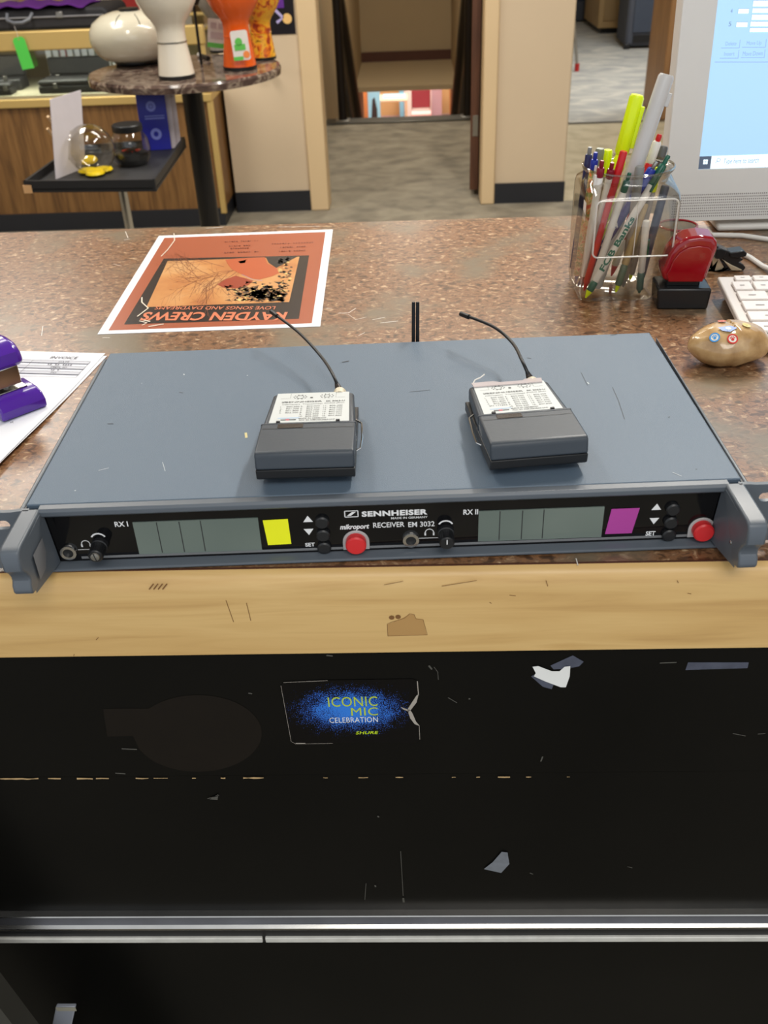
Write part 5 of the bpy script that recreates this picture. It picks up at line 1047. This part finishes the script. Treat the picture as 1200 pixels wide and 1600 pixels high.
pen('felt_pen', 'olive grey capped pen standing behind the blue button pen', (938, 232, .472), bx(-.028, .028), .0042, [('cap', 0, .2, P('olive_grey', (120, 124, 104)), 1.05), ('barrel', .2, .94, P('brownish', (140, 122, 104)), .95), ('tip', .94, 1, gry, .7)])
pen('ballpoint_pen', 'left one of the two white pens with maroon tops', (941, 251, .418), bx(-.031, -.010), .0034, [('button', 0, .05, mrn, .6), ('collar', .05, .12, mrn, 1.02), ('barrel', .12, .90, wh, 1), ('tip', .90, 1, mrn, .8)], clip=(wh, .10, .24, 'L'))
pen('ballpoint_pen', 'right one of the two white pens with maroon tops', (957, 254, .420), bx(-.024, .006), .0033, [('button', 0, .05, mrn, .6), ('collar', .05, .12, mrn, 1.02), ('barrel', .12, .90, wh, 1), ('tip', .90, 1, mrn, .8)])
pen('ballpoint_pen', 'white pen with a dark green clicker top at the front of the jar', (984, 270, .414), bx(-.026, -.028), .0032, [('button', 0, .06, grn, .6), ('collar', .06, .15, grn, 1.02), ('barrel', .15, .90, wh, 1), ('tip', .90, 1, grn, .8)])
pen('felt_pen', 'short grey capped pen between the red pens in the jar', (1000, 260, .428), bx(.010, -.012), .0042, [('cap', 0, .25, gry, 1.05), ('barrel', .25, .93, P('smoke', (150, 140, 128)), .95), ('tip', .93, 1, gry, .7)])
pen('ballpoint_pen', 'blue pen with a silver button leaning right in the jar', (1026, 253, .432), bx(-.034, -.006), .0040, [('button', 0, .05, steel, .5), ('collar', .05, .30, blu, 1.05), ('barrel', .30, .92, prp, 1), ('tip', .92, 1, prp, .8)])
pen('highlighter', 'small lime-yellow highlighter stub at the right rim', (1029, 262, .445), bx(.020, .006), .0032, [('cap', 0, .2, neon, 1), ('barrel', .2, .94, P('smoke', (150, 140, 128)), 1), ('tip', .94, 1, neon, .6)], cat='marker')
fcb = pen('ballpoint_pen', 'white pen with green lettering and green tip slanting across the jar', (1045, 243, .436), (JX-.0375+.001, JY-.0385, .006), .0036, [('button', 0, .06, grn, .6), ('collar', .06, .20, grn, 1.05), ('barrel', .20, .88, wh, 1), ('grip', .88, .95, grn, 1), ('tip', .95, 1, neon, .9)], clip=(grn, .08, .24, 'F'))
pen('felt_pen', 'dark grey capped pen at the back right of the jar', (1037, 228, .484), bx(.022, .028), .0045, [('cap', 0, .3, P('dark_grey', (86, 86, 84)), 1.05), ('barrel', .3, .94, P('slate', (92, 94, 100)), .95), ('tip', .94, 1, gry, .7)])
pen('highlighter', 'lime-yellow pen top peeking out beside the tall highlighter', (950, 234, .480), bx(-.010, .030), .0046, [('cap', 0, .2, neon, 1), ('barrel', .2, .94, P('smoke', (150, 140, 128)), .9), ('tip', .94, 1, neon, .6)], cat='marker')
pen('ballpoint_pen', 'gold and green pen standing inside the jar', (1008, 318, .435), bx(.000, -.026), .0036, [('barrel', 0, .68, gld, 1), ('grip', .68, .92, P('dull_green', (84, 104, 84)), 1), ('tip', .92, 1, neon, .6)])
pen('ballpoint_pen', 'short white pen with a green tip at the right inside the jar', (1010, 345, .412), bx(.022, -.030), .0034, [('barrel', 0, .70, wh, 1), ('grip', .70, .95, P('slate_green', (70, 100, 92)), 1), ('tip', .95, 1, grn, .6)], clip=(grn, .25, .5, 'R'))
pen('felt_pen', 'dark blue pen standing upright at the right of the jar', (1040, 290, .455), bx(.028, -.002), .0040, [('barrel', 0, .94, P('dusky_blue', (70, 76, 100)), 1), ('tip', .94, 1, gry, .6)])
# lettering on the slanted pen
def pen_text(t, top, s_, f0, f1, r, mm, hgt):
    d = top-t.location; L_ = d.length; d.normalize(); view = (CAM-t.location).normalized(); n_ = (view-d*view.dot(d)).normalized(); Yv = n_.cross(d)
    M = Matrix((d, Yv, n_)).transposed().to_4x4()
    k = Ink().text(s_, 0, 0, L_*(f0-f1), hgt, bold=.035)
    # cut the flat letters into strips and wrap them round the barrel
    for i in range(-5, 6):
        bmesh.ops.bisect_plane(k.bm, geom=k.bm.verts[:]+k.bm.edges[:]+k.bm.faces[:], plane_co=(0, i*hgt/11, 0), plane_no=(0, 1, 0))
    for v in k.bm.verts: v.co.z = math.sqrt(max(0, r*r-v.co.y**2))-r
    o = ink('printed_lettering', k, mm, t); M.translation = d*L_*(1-(f0+f1)/2)+n_*(r+.0002); o.matrix_local = M
pen_text(fcb, at(1045, 243, Y=.436), 'FCB Banks', .80, .42, .0036, mat('pen_print_green', (20, 104, 84), .5), .0056)
dus = [o for o in bpy.data.objects if o.get('label', '').startswith('blue pen with a silver')][0]
pen_text(dus, at(1026, 253, Y=.432), 'Dusey', .66, .46, .0040, print_white, .0042)
